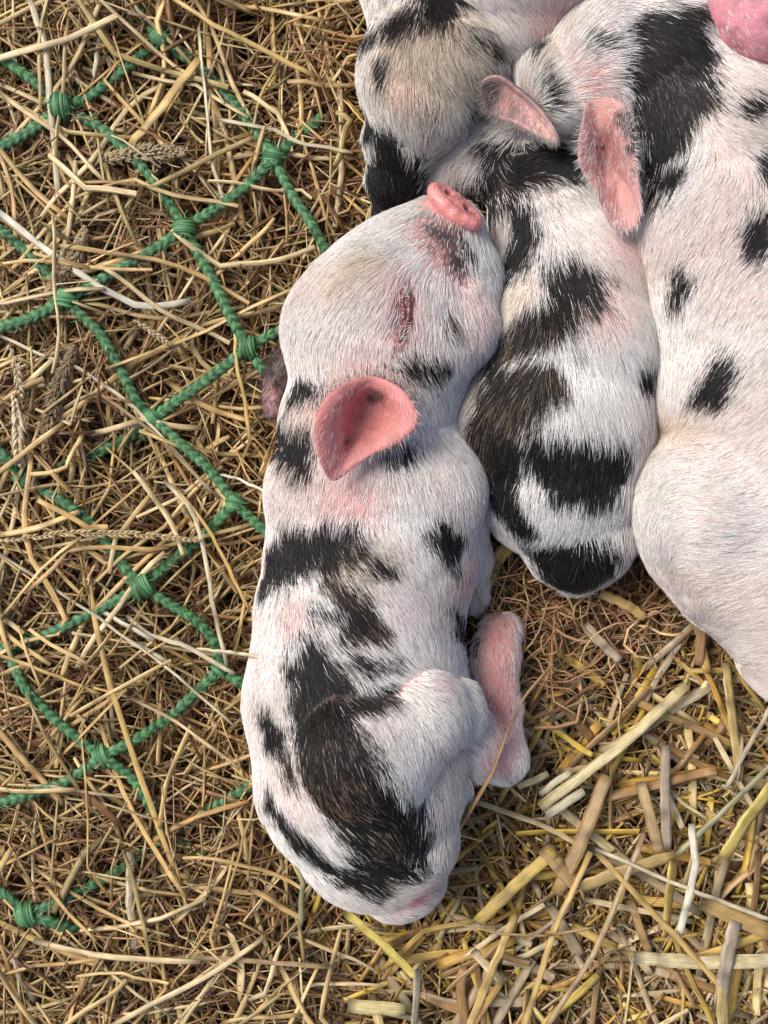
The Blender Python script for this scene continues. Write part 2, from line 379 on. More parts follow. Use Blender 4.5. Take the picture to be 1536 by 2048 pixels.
# ------------------------------------------------------------------ ears and snouts
def make_ear(root, bodies, outline, centre, zc, thick=7, inner=PINK, outer=PINK, dark=None, name='ear', power=2.0, rim=10, fuzz=900, folds=0, label=None, hcol=WHITE, seed=3):
    """outline: (px,py,z) closed loop, z in photo px above ground; centre (px,py) with height zc.
    builds a real two-sided cupped sheet with a rolled rim"""
    out = np.array(outline, float); n0 = len(out); T = 72
    tt = np.linspace(0, n0, T, endpoint=False)
    def cr(arr):
        i = np.floor(tt).astype(int); f = (tt - i)[:, None]; g = lambda k: arr[(i + k) % n0]
        return 0.5 * ((2 * g(0)) + (-g(-1) + g(1)) * f + (2 * g(-1) - 5 * g(0) + 4 * g(1) - g(2)) * f ** 2 + (-g(-1) + 3 * g(0) - 3 * g(1) + g(2)) * f ** 3)
    o = cr(out); c = np.array([centre[0], centre[1], zc], float); R = 20
    s = np.linspace(0, 1, R)
    P = np.zeros((R, T, 3))
    for k, q in enumerate(s):
        xy = c[:2] + (o[:, :2] - c[:2]) * q; zz = c[2] + (o[:, 2] - c[2]) * (sstep(0.12, 0.72, q) if power == 0 else q ** power) + rim * math.exp(-((q - 0.93) / 0.07) ** 2)
        if folds: zz = zz + folds * np.sin((xy[:, 0] * 0.8 + xy[:, 1] * 0.25) * 0.16) * np.exp(-((q - 0.4) / 0.28) ** 2)
        P[k, :, :2] = xy; P[k, :, 2] = zz
    if bodies is not None:
        hp = bodies.hit(P[..., 0].ravel(), P[..., 1].ravel())[:, 2].reshape(R, T) / S; lim = hp + thick + 3
        P[..., 2] = np.where((P[..., 2] < lim) & (hp > 100), lim, P[..., 2])
        for _ in range(4): P[1:-1, :, 2] = np.maximum((P[:-2, :, 2] + P[2:, :, 2] + np.roll(P, 1, 1)[1:-1, :, 2] + np.roll(P, -1, 1)[1:-1, :, 2]) / 4, lim[1:-1] * (hp[1:-1] > 100))
        for _ in range(3): P[-1, :, 2] = np.maximum((np.roll(P[-1, :, 2], 1) + np.roll(P[-1, :, 2], -1)) / 2, P[-1, :, 2])
        P[0, :, 2] = P[1, :, 2].mean()
    top = Wn(P[..., 0], P[..., 1], P[..., 2] * S)
    du = np.gradient(top, axis=0); dv = np.roll(top, -1, 1) - np.roll(top, 1, 1); nn = np.cross(du, dv); nn /= np.linalg.norm(nn, axis=-1, keepdims=True) + 1e-12
    if nn[..., 2].mean() < 0: nn = -nn
    nn[0] = nn[1].mean(0)
    th = thick * S * np.where(s < 0.97, 1, 0.45)[:, None, None]
    bot = top - nn * th; top = top + nn * 0.15 * th
    V = np.concatenate([top.reshape(-1, 3), bot.reshape(-1, 3)]); m = R * T
    F = []
    for k in range(R - 1):
        a = k * T + np.arange(T); b = k * T + (np.arange(T) + 1) % T
        F.append(np.stack([a, a + T, b + T, b], -1)); F.append(np.stack([m + a, m + b, m + b + T, m + a + T], -1))
    a = (R - 1) * T + np.arange(T); b = (R - 1) * T + (np.arange(T) + 1) % T; F.append(np.stack([a, m + a, m + b, b], -1))
    F = np.concatenate(F)
    sg = np.repeat(s, T); col = np.repeat(np.array(inner)[None], 2 * m, 0); col[m:] = outer
    nz = noise3(V, 90) * 0.12 + noise3(V, 300) * 0.06; col = col * (1 + nz)[:, None]
    col[:m] = blend(col[:m], np.array([0.50, 0.16, 0.14]), 0.55 * sstep(0.55, 0.05, sg))
    if dark:
        for (dx, dy, dr) in dark:
            q = np.linalg.norm(np.stack([P[..., 0].ravel() - dx, P[..., 1].ravel() - dy], -1), axis=-1)
            mk = sstep(dr, dr * 0.5, q + 6 * noise3(V[:m], 200)); col[:m] = blend(col[:m], np.array([0.05, 0.035, 0.03]), mk * 0.85); col[m:] = blend(col[m:], np.array([0.05, 0.035, 0.03]), mk * 0.85)
    org = np.array(root.location)
    e = mesh_obj(name, V - org, F, M_EAR, root, cols=np.clip(col, 0, 1))
    if label: e['label'] = label
    # fuzz over rim and inside
    r_ = np.random.default_rng(seed); i = r_.integers(0, R - 1, fuzz * 6); w_ = r_.random(fuzz * 6) < (s[i] ** 4 * 0.85 + 0.07); i = i[w_]; j = r_.integers(0, T, len(i))
    fu = r_.random((len(i), 1)); p = top[i, j] * (1 - fu) + top[i + 1, (j + 1) % T] * fu; nr = nn[i, j]
    d = top[np.minimum(i + 1, R - 1), j] - top[i, j]; d /= np.linalg.norm(d, axis=-1, keepdims=True) + 1e-9
    d = d * (s[i] ** 3)[:, None] + r_.normal(0, 0.2, d.shape) + np.array([-0.25, -0.6, 0]); d -= nr * (d * nr).sum(-1, keepdims=True); d /= np.linalg.norm(d, axis=-1, keepdims=True) + 1e-9
    cc = np.repeat(np.array(hcol)[None], len(p), 0) * r_.uniform(0.75, 1.1, (len(p), 1))
    make_hair('ear_fuzz', p - org, nr, d, np.full(len(p), 0.0034), cc, cc, 0.00005, e, lift=0.5)
    return e

# ================================================================== PIGLETS
# ---- body A : the piglet in front, asleep on its side
A = Body()
A.chain([(735, 860, 175, 175), (752, 980, 160, 200), (742, 1110, 160, 208), (720, 1230, 155, 206), (712, 1400, 155, 222), (722, 1550, 160, 210), (750, 1650, 150, 166), (792, 1735, 130, 102), (815, 1782, 115, 44)], 10)
A.chain([(740, 860, 190, 160), (765, 700, 200, 178), (795, 615, 210, 172), (838, 548, 220, 134), (882, 486, 238, 86), (893, 462, 240, 56)], 25)
A.ball(860, 985, 225, 112, 34); A.ball(640, 985, 210, 105, 40); A.ball(905, 655, 250, 92, 26); A.ball(752, 590, 282, 108, 26); A.ball(855, 690, 262, 84, 30); A.ball(930, 560, 215, 72, 40); A.ball(690, 650, 225, 118, 40)
A.chain([(848, 495, 225, 56), (862, 452, 236, 36)], 22)                      # lower jaw / lip
A.chain([(738, 1492, 282, 160), (830, 1428, 272, 106), (888, 1422, 225, 78)], 5)    # thigh
A.chain([(748, 1600, 218, 146), (805, 1670, 190, 100)], 25)
A.chain([(880, 1430, 190, 76), (955, 1490, 150, 60), (1003, 1512, 118, 48)], 14)  # shank
A.chain([(1003, 1512, 112, 48), (1000, 1420, 96, 40)], 16)
A.chain([(998, 1405, 94, 41), (988, 1310, 96, 46), (1002, 1264, 80, 38)], 20)
A.chain([(900, 1040, 150, 78), (925, 1110, 110, 52), (940, 1180, 70, 36)], 18)    # foreleg tucked under
A.chain([(640, 1400, 402, 4), (690, 1342, 402, 8), (790, 1316, 380, 6)], 8, True)
A.chain([(822, 540, 400, 12), (818, 600, 408, 30), (806, 660, 410, 26), (800, 700, 412, 8)], 26, True)
A.chain([(838, 812, 398, 6), (890, 785, 375, 20), (945, 745, 330, 10)], 24, True)
A.chain([(600, 800, 370, 8), (600, 850, 380, 22), (590, 900, 370, 8)], 26, True)
A.chain([(870, 1100, 372, 10), (900, 1150, 345, 22), (915, 1200, 320, 8)], 26, True)
A.chain([(905, 545, 350, 4), (935, 560, 330, 9), (955, 545, 310, 4)], 14, True)     # socket of the closed eye
A.chain([(700, 800, 400, 30), (770, 812, 400, 36)], 30, True); A.chain([(670, 860, 400, 16), (740, 850, 400, 24)], 30, True)       # hollow behind the ear
A.chain([(728, 815, 372, 52), (768, 812, 370, 46)], 12, True)

B = Body()
B.chain([(890, 330, 100, 72), (960, 300, 125, 82), (1060, 340, 140, 100), (1110, 440, 140, 130), (1145, 560, 150, 158), (1135, 700, 160, 180), (1110, 850, 165, 192), (1115, 950, 155, 168), (1150, 1050, 140, 122), (1150, 1105, 120, 72)], 14)
B.ball(985, 850, 170, 78, 40); B.ball(1190, 900, 170, 100, 40)
B.chain([(1080, 1040, 300, 4), (1040, 960, 350, 5)], 14, True)
B.chain([(1000, 400, 225, 4), (1060, 385, 265, 6), (1140, 360, 265, 5)], 16, True)

Cc = Body()
Cc.chain([(1075, 150, 210, 58), (1130, 165, 250, 92), (1215, 130, 262, 128), (1325, 150, 250, 150), (1420, 290, 230, 190), (1468, 450, 215, 212), (1510, 620, 210, 214), (1532, 780, 205, 224), (1570, 940, 200, 240), (1580, 1100, 190, 225), (1640, 1250, 180, 180)], 14)
Cc.chain([(1440, 1012, 240, 172), (1482, 1095, 222, 162)], 20)
Cc.chain([(1400, 1080, 200, 110), (1440, 1160, 160, 90)], 30)
Cc.chain([(1290, 850, 330, 3), (1350, 830, 425, 5), (1430, 838, 465, 4), (1480, 860, 480, 2)], 22, True)

D = Body()
D.chain([(760, -300, 150, 150), (785, -90, 170, 90), (838, 40, 205, 96), (866, 125, 220, 134), (845, 190, 210, 112), (812, 270, 170, 78), (795, 350, 130, 58), (795, 410, 95, 50)], 16)
D.ball(800, 140, 215, 78, 40); D.ball(930, 130, 230, 74, 35)
D.chain([(940, 20, 330, 6), (900, 20, 345, 5)], 14, True)

E = Body(); E.chain([(1020, -300, 260, 200), (1045, -120, 255, 195), (1040, 10, 215, 130), (1028, 90, 160, 80)], 18)
F = Body(); F.chain([(1660, -170, 330, 190), (1590, -30, 345, 150), (1520, 30, 345, 108)], 25)

bodies = dict(A=A, B=B, C=Cc, D=D, E=E, F=F)
def others(k): return [b for n, b in bodies.items() if n != k]

def pig_root(name, px, py, label):
    o = empty(name, tuple(W(px, py, 0.0))); tag(o, label, 'piglet', 'piglets sleeping in a heap on the straw'); return o

HL = 0.0072
# ---------------- A
pa = pig_root('piglet', 740, 1300, 'sleeping white piglet with black and brown patches and upturned pink snout, full length in front')
ctA = Coat(A, [
    ('k', [(598, 772, 24), (645, 778, 14)]), ('k', [(560, 862, 46), (592, 885, 46), (608, 915, 24)]),
    ('k', [(552, 1115, 52), (595, 1092, 54), (655, 1072, 40), (700, 1060, 18)]), ('k', [(530, 1160, 26), (560, 1130, 34)]),
    ('b', [(650, 1100, 34), (705, 1095, 25), (775, 1135, 12)]), ('b', [(655, 1170, 22), (700, 1205, 34), (735, 1250, 30), (680, 1262, 16)]), ('k', [(642, 1215, 15), (700, 1235, 20)]),
    ('k', [(690, 1316, 18), (775, 1320, 14)]), ('k', [(620, 1300, 30), (640, 1370, 60), (625, 1450, 44)]), ('k', [(590, 1330, 24), (625, 1335, 42), (612, 1400, 52), (608, 1450, 38)]),  # first patch: black hair, with the shade of the thigh crease in its colour
    ('k', [(528, 1430, 22), (545, 1450, 30), (540, 1475, 18)]),
    ('b', [(655, 1430, 58), (655, 1520, 96), (705, 1610, 92), (780, 1665, 90), (838, 1672, 48)]),
    ('k', [(690, 1415, 30), (768, 1382, 20)]), ('b', [(560, 1480, 10), (580, 1540, 26)]),
    ('k', [(540, 1590, 28), (596, 1672, 38), (670, 1735, 36), (745, 1775, 24)]), ('b', [(680, 1710, 26), (760, 1735, 52), (840, 1720, 28)]), ('k', [(750, 1720, 30), (790, 1740, 22)]), ('k', [(740, 1640, 18), (830, 1662, 18)]),
    ('w', [(560, 1590, 12), (600, 1640, 13), (660, 1712, 10)]), ('w', [(500, 1350, 22), (492, 1500, 20), (520, 1560, 14)]),
    ('k', [(885, 1050, 32), (905, 1085, 32)]), ('k', [(905, 1205, 16), (920, 1240, 26), (938, 1290, 20)]), ('k', [(790, 905, 12), (815, 893, 12)]),  # last patch paints the shade below the ear as black hair
    ('b', [(812, 728, 26), (868, 730, 28)]), ('b', [(925, 470, 10), (930, 500, 14), (915, 525, 8)]), ('b', [(870, 462, 5), (900, 478, 6)]), ('b', [(895, 615, 6), (905, 650, 8)]), ('k', [(795, 642, 7), (800, 636, 6)]),
    ('m', [(850, 440, 34), (890, 475, 56), (915, 525, 36)]), ('b', [(935, 480, 8), (940, 505, 10)]),
    ('r', [(814, 560, 20), (812, 610, 30), (800, 680, 20)]), ('r', [(895, 460, 40), (910, 530, 30), (960, 600, 26), (965, 660, 26)]),
    ('r', [(700, 985, 60)]), ('r', [(730, 740, 26), (640, 800, 20)]), ('r', [(878, 1358, 20)]), ('r', [(995, 1270, 30), (990, 1400, 34), (1000, 1530, 30)]), ('s', [(1000, 1260, 50), (990, 1320, 60), (1000, 1420, 50), (1000, 1520, 50)]),
    ('r', [(820, 1800, 36), (860, 1770, 26)]), ('r', [(585, 1225, 26)]), ('r', [(940, 1150, 50)]), ('n', [(830, 1805, 26)]), ('n', [(816, 560, 12), (812, 600, 16), (808, 640, 14), (803, 675, 8)]), ('m', [(812, 575, 14), (806, 650, 10)]),
    ('c', [(740, 520, 40), (680, 560, 20)]), ('c', [(700, 1130, 40), (760, 1100, 20)]),
], [(905, 440, -.2, .9), (960, 540, .3, 1), (830, 500, -.7, .6), (740, 520, -.8, .5), (700, 590, -.6, .7), (640, 640, -.5, .8), (620, 720, -.1, 1), (720, 690, -.1, 1), (770, 620, -.5, .7), (850, 600, .35, .8), (850, 660, -.1, 1),
    (870, 730, .6, .7), (900, 680, .5, .9), (950, 650, .25, 1), (800, 740, .5, .5), (700, 740, -.1, 1), (580, 860, -.3, 1), (700, 1000, -.2, 1), (850, 900, .3, 1), (900, 1000, .3, 1), (560, 1000, -.3, 1),
    (640, 1100, .45, .9), (740, 1120, .7, .8), (700, 1200, .6, .8), (820, 1150, .5, .9), (900, 1150, .3, 1), (560, 1250, -.15, 1), (640, 1250, .4, .8), (800, 1280, .5, .85), (700, 1300, .8, .5), (880, 1300, .3, 1),
    (600, 1400, .2, 1), (700, 1380, .3, .8), (780, 1360, .7, .35), (850, 1350, .9, .2), (880, 1400, .8, .6), (800, 1450, .35, 1), (900, 1500, .5, 1), (950, 1470, .8, .7), (1000, 1500, .4, 1), (990, 1300, .1, 1), (1010, 1400, .2, 1),
    (520, 1500, .1, 1), (650, 1550, .45, .9), (600, 1650, .7, .9), (720, 1650, .7, .7), (800, 1600, .3, 1), (850, 1680, .1, 1), (720, 1740, .9, .6), (820, 1790, .8, .3)])
build_pig(pa, A, ctA, others('A'), 0.0022, 3.7, HL, 21)
# snout of A : a tilted disc with two nostrils, with the lip under it
def snout(root, px, py, z, axis_long, normal, rl, rs, rt, label=None, hang=0):
    s = Body(); nn = np.array(normal, float); nn /= np.linalg.norm(nn); al = np.array(axis_long, float); al -= nn * (al @ nn); al /= np.linalg.norm(al); sh = np.cross(nn, al)
    c0 = W(px, py, z * S); k = S * (H - z * S) / H
    def ellp(off, rad, kk, sub=False): s.pr.append(('e', c0 + (al * off[0] + sh * off[1] + nn * off[2]) * k, np.array(rad) * k, np.stack([al, sh, nn]), 0, kk * S, sub))
    ellp((0, 0, 0), (rl, rs, rt), 6)
    T = 14
    for i in range(T):                                                     # thick rolled rim
        a0, a1 = 2 * math.pi * i / T, 2 * math.pi * (i + 1) / T
        q = [c0 + (al * math.cos(a) * (rl - 11) + sh * math.sin(a) * (rs - 10) + nn * 5) * k for a in (a0, a1)]
        s.pr.append(('c', q[0], q[1], 10 * k, 10 * k, 7 * S, False))
    s.pr.append(('e', c0 - nn * 26 * k, np.array([rl * .8, rs * .8, 26]) * k, np.stack([al, sh, nn]), 0, 14 * S, False))
    for sx in (-1, 1): ellp((sx * rl * .36, 2, rt + 5), (11, 14, 24), 4, True)
    v, f = s.mesh(0.0011, 1); col = np.repeat(np.array([[0.83, 0.30, 0.27]]), len(v), 0); col = col * (1 + 0.12 * noise3(v, 200))[:, None]
    dn = np.min([np.linalg.norm(v - (c0 + (al * sx * rl * .36 + sh * 2 + nn * (rt - 6)) * k), axis=-1) for sx in (-1, 1)], 0)
    col = blend(col, np.array([0.12, 0.03, 0.03]), 0.8 * sstep(17 * k, 7 * k, dn))
    sp = noise3(v, 700) > 0.66; col[sp] *= 0.6
    o = mesh_obj('snout', v - np.array(root.location), f, M_SNOUT, root, cols=col)
    if label: o['label'] = label
    return s
snA = snout(pa, 908, 416, 300, (0.76, -0.65, 0.0), (0.52, 0.62, 0.58), 65, 42, 20)
lip = Body(); lip.chain([(832, 440, 285, 11), (862, 452, 296, 14), (905, 472, 300, 10)], 8); lip.chain([(850, 415, 285, 12), (872, 438, 292, 20)], 10)
v, f = lip.mesh(0.0011, 1); mesh_obj('lip', v - np.array(pa.location), f, M_SNOUT, pa, cols=np.repeat([[0.72, 0.30, 0.27]], len(v), 0) * (1 + .1 * noise3(v, 300))[:, None])
# closed eye of A : two lids meeting in a slit
for pts in ([(814, 560), (806, 596), (808, 636), (799, 678)], [(816, 562), (820, 598), (817, 640), (801, 684)]):
    q = A.hit([a[0] for a in pts], [a[1] for a in pts]); lid = Body()
    for i in range(3): lid.pr.append(('c', q[i], q[i + 1], (3 + 4 * math.sin(i / 3 * 3.14)) * S, (3 + 4 * math.sin((i + 1) / 3 * 3.14)) * S, 3 * S, False))
    v, f = lid.mesh(0.0009, 1); c = np.repeat([[0.17, 0.04, 0.045]], len(v), 0) * (1 + .3 * noise3(v, 500))[:, None]
    mesh_obj('eyelid', v - np.array(pa.location), f, M_SNOUT, pa, cols=c)
def lashes(root, body, pts, d, n, col, seed, L=0.006):
    r_ = np.random.default_rng(seed); pts = np.array(pts, float); t = r_.random(n) * (len(pts) - 1); i = t.astype(int); q = pts[i] + (pts[i + 1] - pts[i]) * (t - i)[:, None] + r_.normal(0, 2, (n, 2))
    p = body.hit(q[:, 0], q[:, 1]) + np.array([0, 0, .0006]); nr = body.grad(p); dd = np.repeat(np.array([[d[0], -d[1], 0]], float), n, 0) + r_.normal(0, .25, (n, 3)); dd -= nr * (dd * nr).sum(-1, keepdims=True); dd /= np.linalg.norm(dd, axis=-1, keepdims=True)
    cc = np.repeat(np.array([col]), n, 0); make_hair('eyelash', p - np.array(root.location), nr, dd, np.full(n, L), cc, cc, 0.00011, root, lift=0.6, curl=.3)
lashes(pa, A, [(812, 570), (812, 610), (806, 670)], (-0.5, .9), 40, (0.7, .58, .52), 5, .004)
lashes(pa, A, [(822, 575), (828, 640), (806, 690)], (-0.9, .5), 34, (0.8, .72, .66), 6, .004)
def zs(body, px, py): return body.hit([px], [py])[0][2] / S
zA = lambda x, y: zs(A, x, y)
olA = [(668, 962, 12), (644, 935, 30), (629, 880, 52), (633, 830, 60), (655, 792, 52), (695, 765, 22), (740, 752, 10), (785, 765, 14), (815, 790, 30), (836, 825, 36), (834, 852, 34), (800, 885, 24), (750, 908, 16), (708, 935, 12)]
make_ear(pa, A, [(x, y, min(max(zA(x, y), 372), 400) + dz * 1.2) for x, y, dz in olA], (738, 815), 296, 5, inner=(0.60, 0.225, 0.20), outer=(0.60, 0.28, 0.25), power=0, rim=9, folds=7, label='large open pink ear lying towards the camera', fuzz=420, hcol=(.82,.6,.55), dark=[(694, 884, 8), (744, 798, 16)])  # dark canal spot: dark hairs plus the shade of the hollow, as skin colour
make_ear(pa, None, [(575, 690, 150), (548, 705, 140), (530, 740, 125), (524, 790, 110), (532, 835, 100), (556, 832, 110), (572, 790, 130), (582, 740, 145)], (555, 765), 145, 7, inner=(0.50, 0.27, 0.26), outer=(0.5, .3, .28), power=2, rim=5, dark=[(550, 712, 76)], label='dark far ear with pink tip sticking out at the left', fuzz=700, hcol=(0.06, .05, .04), seed=4)
ef = A; 

def tuft(root, body, pts, d, n, L, col, seed, name='ear_tuft'):
    r_ = np.random.default_rng(seed); pts = np.array(pts, float); t = r_.random(n) * (len(pts) - 1); i = t.astype(int); q = pts[i] + (pts[i + 1] - pts[i]) * (t - i)[:, None] + r_.normal(0, 5, (n, 2))
    p = body.hit(q[:, 0], q[:, 1]); nr = body.grad(p); dd = np.repeat(np.array([[d[0], -d[1], .35]], float), n, 0) + r_.normal(0, .18, (n, 3)); dd /= np.linalg.norm(dd, axis=-1, keepdims=True)
    cc = np.array(col)[None] * r_.uniform(.7, 1.1, (n, 1)); make_hair(name, p - np.array(root.location), nr, dd, np.full(n, L), cc, cc, 0.00008, root, lift=.5)
tuft(pa, A, [(640, 800), (665, 762), (700, 742), (745, 734), (800, 750), (832, 790)], (.15, 1), 520, .0042, (.80, .62, .56), 12)
tuft(pa, A, [(742, 752), (775, 758)], (.2, 1), 160, .008, (.1, .07, .06), 13)
# ---------------- B
pb = pig_root('piglet', 1120, 800, 'black and white brindled piglet squeezed in the middle, rump towards the chopped straw')
ctB = Coat(B, [
    ('k', [(1045, 430, 30), (1050, 470, 40), (1020, 530, 30)]), ('k', [(1125, 545, 44), (1165, 555, 44), (1195, 550, 18)]), ('b', [(1120, 600, 48), (1070, 645, 52), (1010, 690, 36)]), ('k', [(1110, 600, 36)]), ('k', [(1150, 688, 12)]), ('k', [(1285, 735, 26), (1300, 745, 26)]),
    ('b', [(1075, 750, 54), (1015, 800, 76), (985, 860, 66), (1005, 940, 60)]), ('k', [(975, 690, 30), (1010, 740, 30)]), ('k', [(1015, 890, 56), (1000, 960, 46), (1050, 1040, 34)]),
    ('k', [(1130, 875, 34), (1150, 925, 76), (1205, 935, 74), (1240, 900, 36)]), ('k', [(1080, 870, 30), (1100, 910, 40)]), ('k', [(1075, 1100, 36), (1140, 1130, 84), (1205, 1105, 46), (1245, 1080, 20)]),
    ('w', [(1058, 965, 17), (1090, 1015, 20), (1150, 1040, 18), (1215, 1030, 20)]), ('w', [(925, 800, 18), (925, 850, 12)]), ('c', [(1040, 580, 34), (985, 640, 20)]), ('c', [(960, 770, 28)]), ('w', [(1000, 640, 12), (1030, 590, 14), (1060, 560, 10)]),
    ('k', [(960, 380, 30), (1010, 345, 44), (1100, 320, 44), (1165, 330, 34)]), ('k', [(990, 290, 24), (1020, 300, 24)]), ('k', [(980, 400, 22), (1020, 400, 14)]), ('r', [(1200, 600, 60)]), ('r', [(1240, 470, 40)])],
    [(900, 280, -.5, .8), (980, 270, -.6, .5), (1040, 330, .8, -.3), (1060, 400, .2, 1), (1150, 430, .6, .7), (1020, 470, -.1, 1), (1230, 520, .55, .8), (1100, 560, .3, .8), (1020, 600, -.5, 1), (1180, 660, .3, 1), (1270, 680, .6, .9), (1060, 700, -.5, .8), (1130, 750, .1, 1), (960, 780, -.7, .6), (1000, 860, -.5, 1), (1240, 800, .3, 1),
     (1130, 900, 0, 1), (1200, 950, .15, 1), (960, 950, -.2, 1), (1050, 1000, -.3, 1), (1150, 1030, 0, 1), (1240, 1030, .3, 1), (1120, 1110, -.3, 1), (1190, 1100, .3, 1)])
build_pig(pb, B, ctB, others('B'), 0.0026, 4.0, 0.0100, 31)

# ---------------- C
pc = pig_root('piglet', 1480, 700, 'large white piglet with round black spots and a black neck, stretched down the right edge')
ctC = Coat(Cc, [
    ('k', [(1290, 55, 36), (1340, 40, 50), (1400, 20, 34)]), ('k', [(1295, 120, 50), (1320, 190, 64), (1330, 260, 50), (1300, 330, 28)]), ('k', [(1345, 95, 76), (1345, 200, 66)]), ('k', [(1370, 110, 50), (1390, 190, 36)]), ('k', [(1300, 385, 26), (1330, 345, 34), (1370, 325, 16)]),
    ('k', [(1192, 84, 16), (1205, 88, 12)]), ('b', [(1088, 172, 14), (1095, 195, 14)]), ('k', [(1065, 120, 10)]), ('k', [(1372, 548, 20), (1350, 588, 22)]), ('k', [(1455, 738, 34), (1425, 775, 34), (1410, 788, 16)]),
    ('k', [(1465, 212, 12), (1500, 203, 14)]), ('k', [(1525, 440, 34), (1520, 480, 34)]), ('k', [(1535, 320, 26)]), ('r', [(1180, 170, 36), (1200, 230, 30)]), ('c', [(1340, 850, 30), (1400, 850, 24)]), ('c', [(1090, 110, 30)])],
    [(1080, 150, .6, -.5), (1130, 90, .6, -.6), (1160, 180, .6, -.2), (1230, 100, 1, -.2), (1200, 230, .2, .9), (1320, 100, .6, .6), (1320, 220, .1, 1), (1300, 370, -.5, .7), (1400, 350, -.5, .7), (1480, 250, .7, .3), (1360, 450, -.6, .8), (1480, 500, -.5, .8), (1340, 620, -.25, 1), (1440, 650, -.5, .9), (1440, 760, -.6, .8), (1350, 780, -.3, 1),
     (1340, 850, -.6, .2), (1400, 900, -.9, -.1), (1320, 950, -.7, .5), (1430, 1000, -1, -.1), (1330, 1080, -.5, .9), (1450, 1120, -.9, .2), (1500, 900, -.8, .5), (1530, 1200, -.8, .5), (1400, 1200, -.5, .9)], pale=0.35)
build_pig(pc, Cc, ctC, others('C'), 0.0026, 3.6, 0.0068, 41)
zC = lambda x, y: zs(Cc, x, y)
make_ear(pc, Cc, [(1178, 205, zC(1178, 205) + 8), (1225, 195, zC(1225, 195) + 14), (1258, 230, 385), (1272, 300, 372), (1280, 370, 350), (1284, 425, 330), (1262, 462, 318), (1222, 452, 322), (1190, 385, 335), (1160, 335, 350), (1156, 285, 366), (1166, 240, 385)],
         (1212, 320), 312, 4.5, inner=(0.60, 0.29, 0.255), outer=(0.5, .28, .24), power=0, rim=6, folds=7, dark=[(1246, 236, 26), (1258, 268, 20), (1264, 300, 18), (1268, 340, 12), (1202, 296, 10)], label='long pink ear drooping over the neighbour', fuzz=700, seed=7)

# ---------------- D
pd = pig_root('piglet', 880, 60, 'piglet asleep face down at the top with a grey white head and dark muzzle')
ctD = Coat(D, [('k', [(740, 60, 20), (800, 35, 30), (870, 15, 34), (900, -60, 80)]), ('k', [(772, 122, 14), (768, 140, 10)]), ('k', [(850, 212, 10), (858, 222, 8)]), ('k', [(772, 285, 46), (785, 350, 84), (790, 420, 90)]), ('k', [(752, 300, 36), (765, 360, 40)]), ('k', [(740, 250, 26)]), ('k', [(728, 210, 16)]), ('b', [(930, 55, 14), (985, 95, 18)]), ('k', [(985, 150, 26), (960, 200, 30)]), ('w', [(822, 300, 10), (818, 260, 12)]), ('c', [(850, 100, 120)]), ('r', [(810, 170, 10)])],
    [(860, 60, -.2, .9), (770, 120, -.7, .8), (900, 130, .5, .7), (850, 200, 0, 1), (950, 100, .9, .3), (940, 180, .6, .6), (800, 250, -.1, 1), (790, 350, -.1, 1), (740, 200, -.3, 1)])
build_pig(pd, D, ctD, others('D'), 0.0026, 4.4, 0.0080, 51, warm=0.12, dark_hairs=0.16)
make_ear(pd, D, [(965, 205, 300), (962, 165, 318), (995, 152, 325), (1035, 178, 318), (1080, 218, 308), (1112, 262, 300), (1112, 287, 292), (1075, 272, 282), (1030, 248, 272), (990, 235, 275)],
         (1030, 212), 292, 7, inner=(0.76, 0.42, 0.37), outer=(.2, .15, .14), power=2, rim=8, dark=[(975, 190, 42)], label='small ear with black back and pink inside pointing right', fuzz=900, seed=8, hcol=(.5, .42, .36))

# ---------------- E, F
pe = pig_root('piglet', 1050, -60, 'pinkish white piglet of which only the smooth back shows at the top edge')
ctE = Coat(E, [('r', [(1100, 20, 60)])], [(1050, 20, .3, 1), (1150, 20, .2, 1), (980, 60, .5, 1), (1040, 100, 0, 1)], pale=0.3)
build_pig(pe, E, ctE, others('E'), 0.003, 3.2, 0.0075, 61)
pf = pig_root('piglet', 1560, -20, 'bare bright pink hindquarter of a piglet in the upper right corner')
ctF = Coat(F, [('n', [(1520, 20, 300)])], [(1480, 40, .3, 1), (1520, 80, .2, 1)])
ctF.skin_base = ctF.skin
ctF.skin = lambda p: ctF.skin_base(p) * np.array([0.98, 0.76, 0.95]) * (1 - 0.25 * sstep(.25, .6, noise3(p, 260)) - 0.15 * sstep(.3, .5, noise3(p, 700)))[:, None]
build_pig(pf, F, ctF, others('F'), 0.003, 0.5, 0.005, 71)

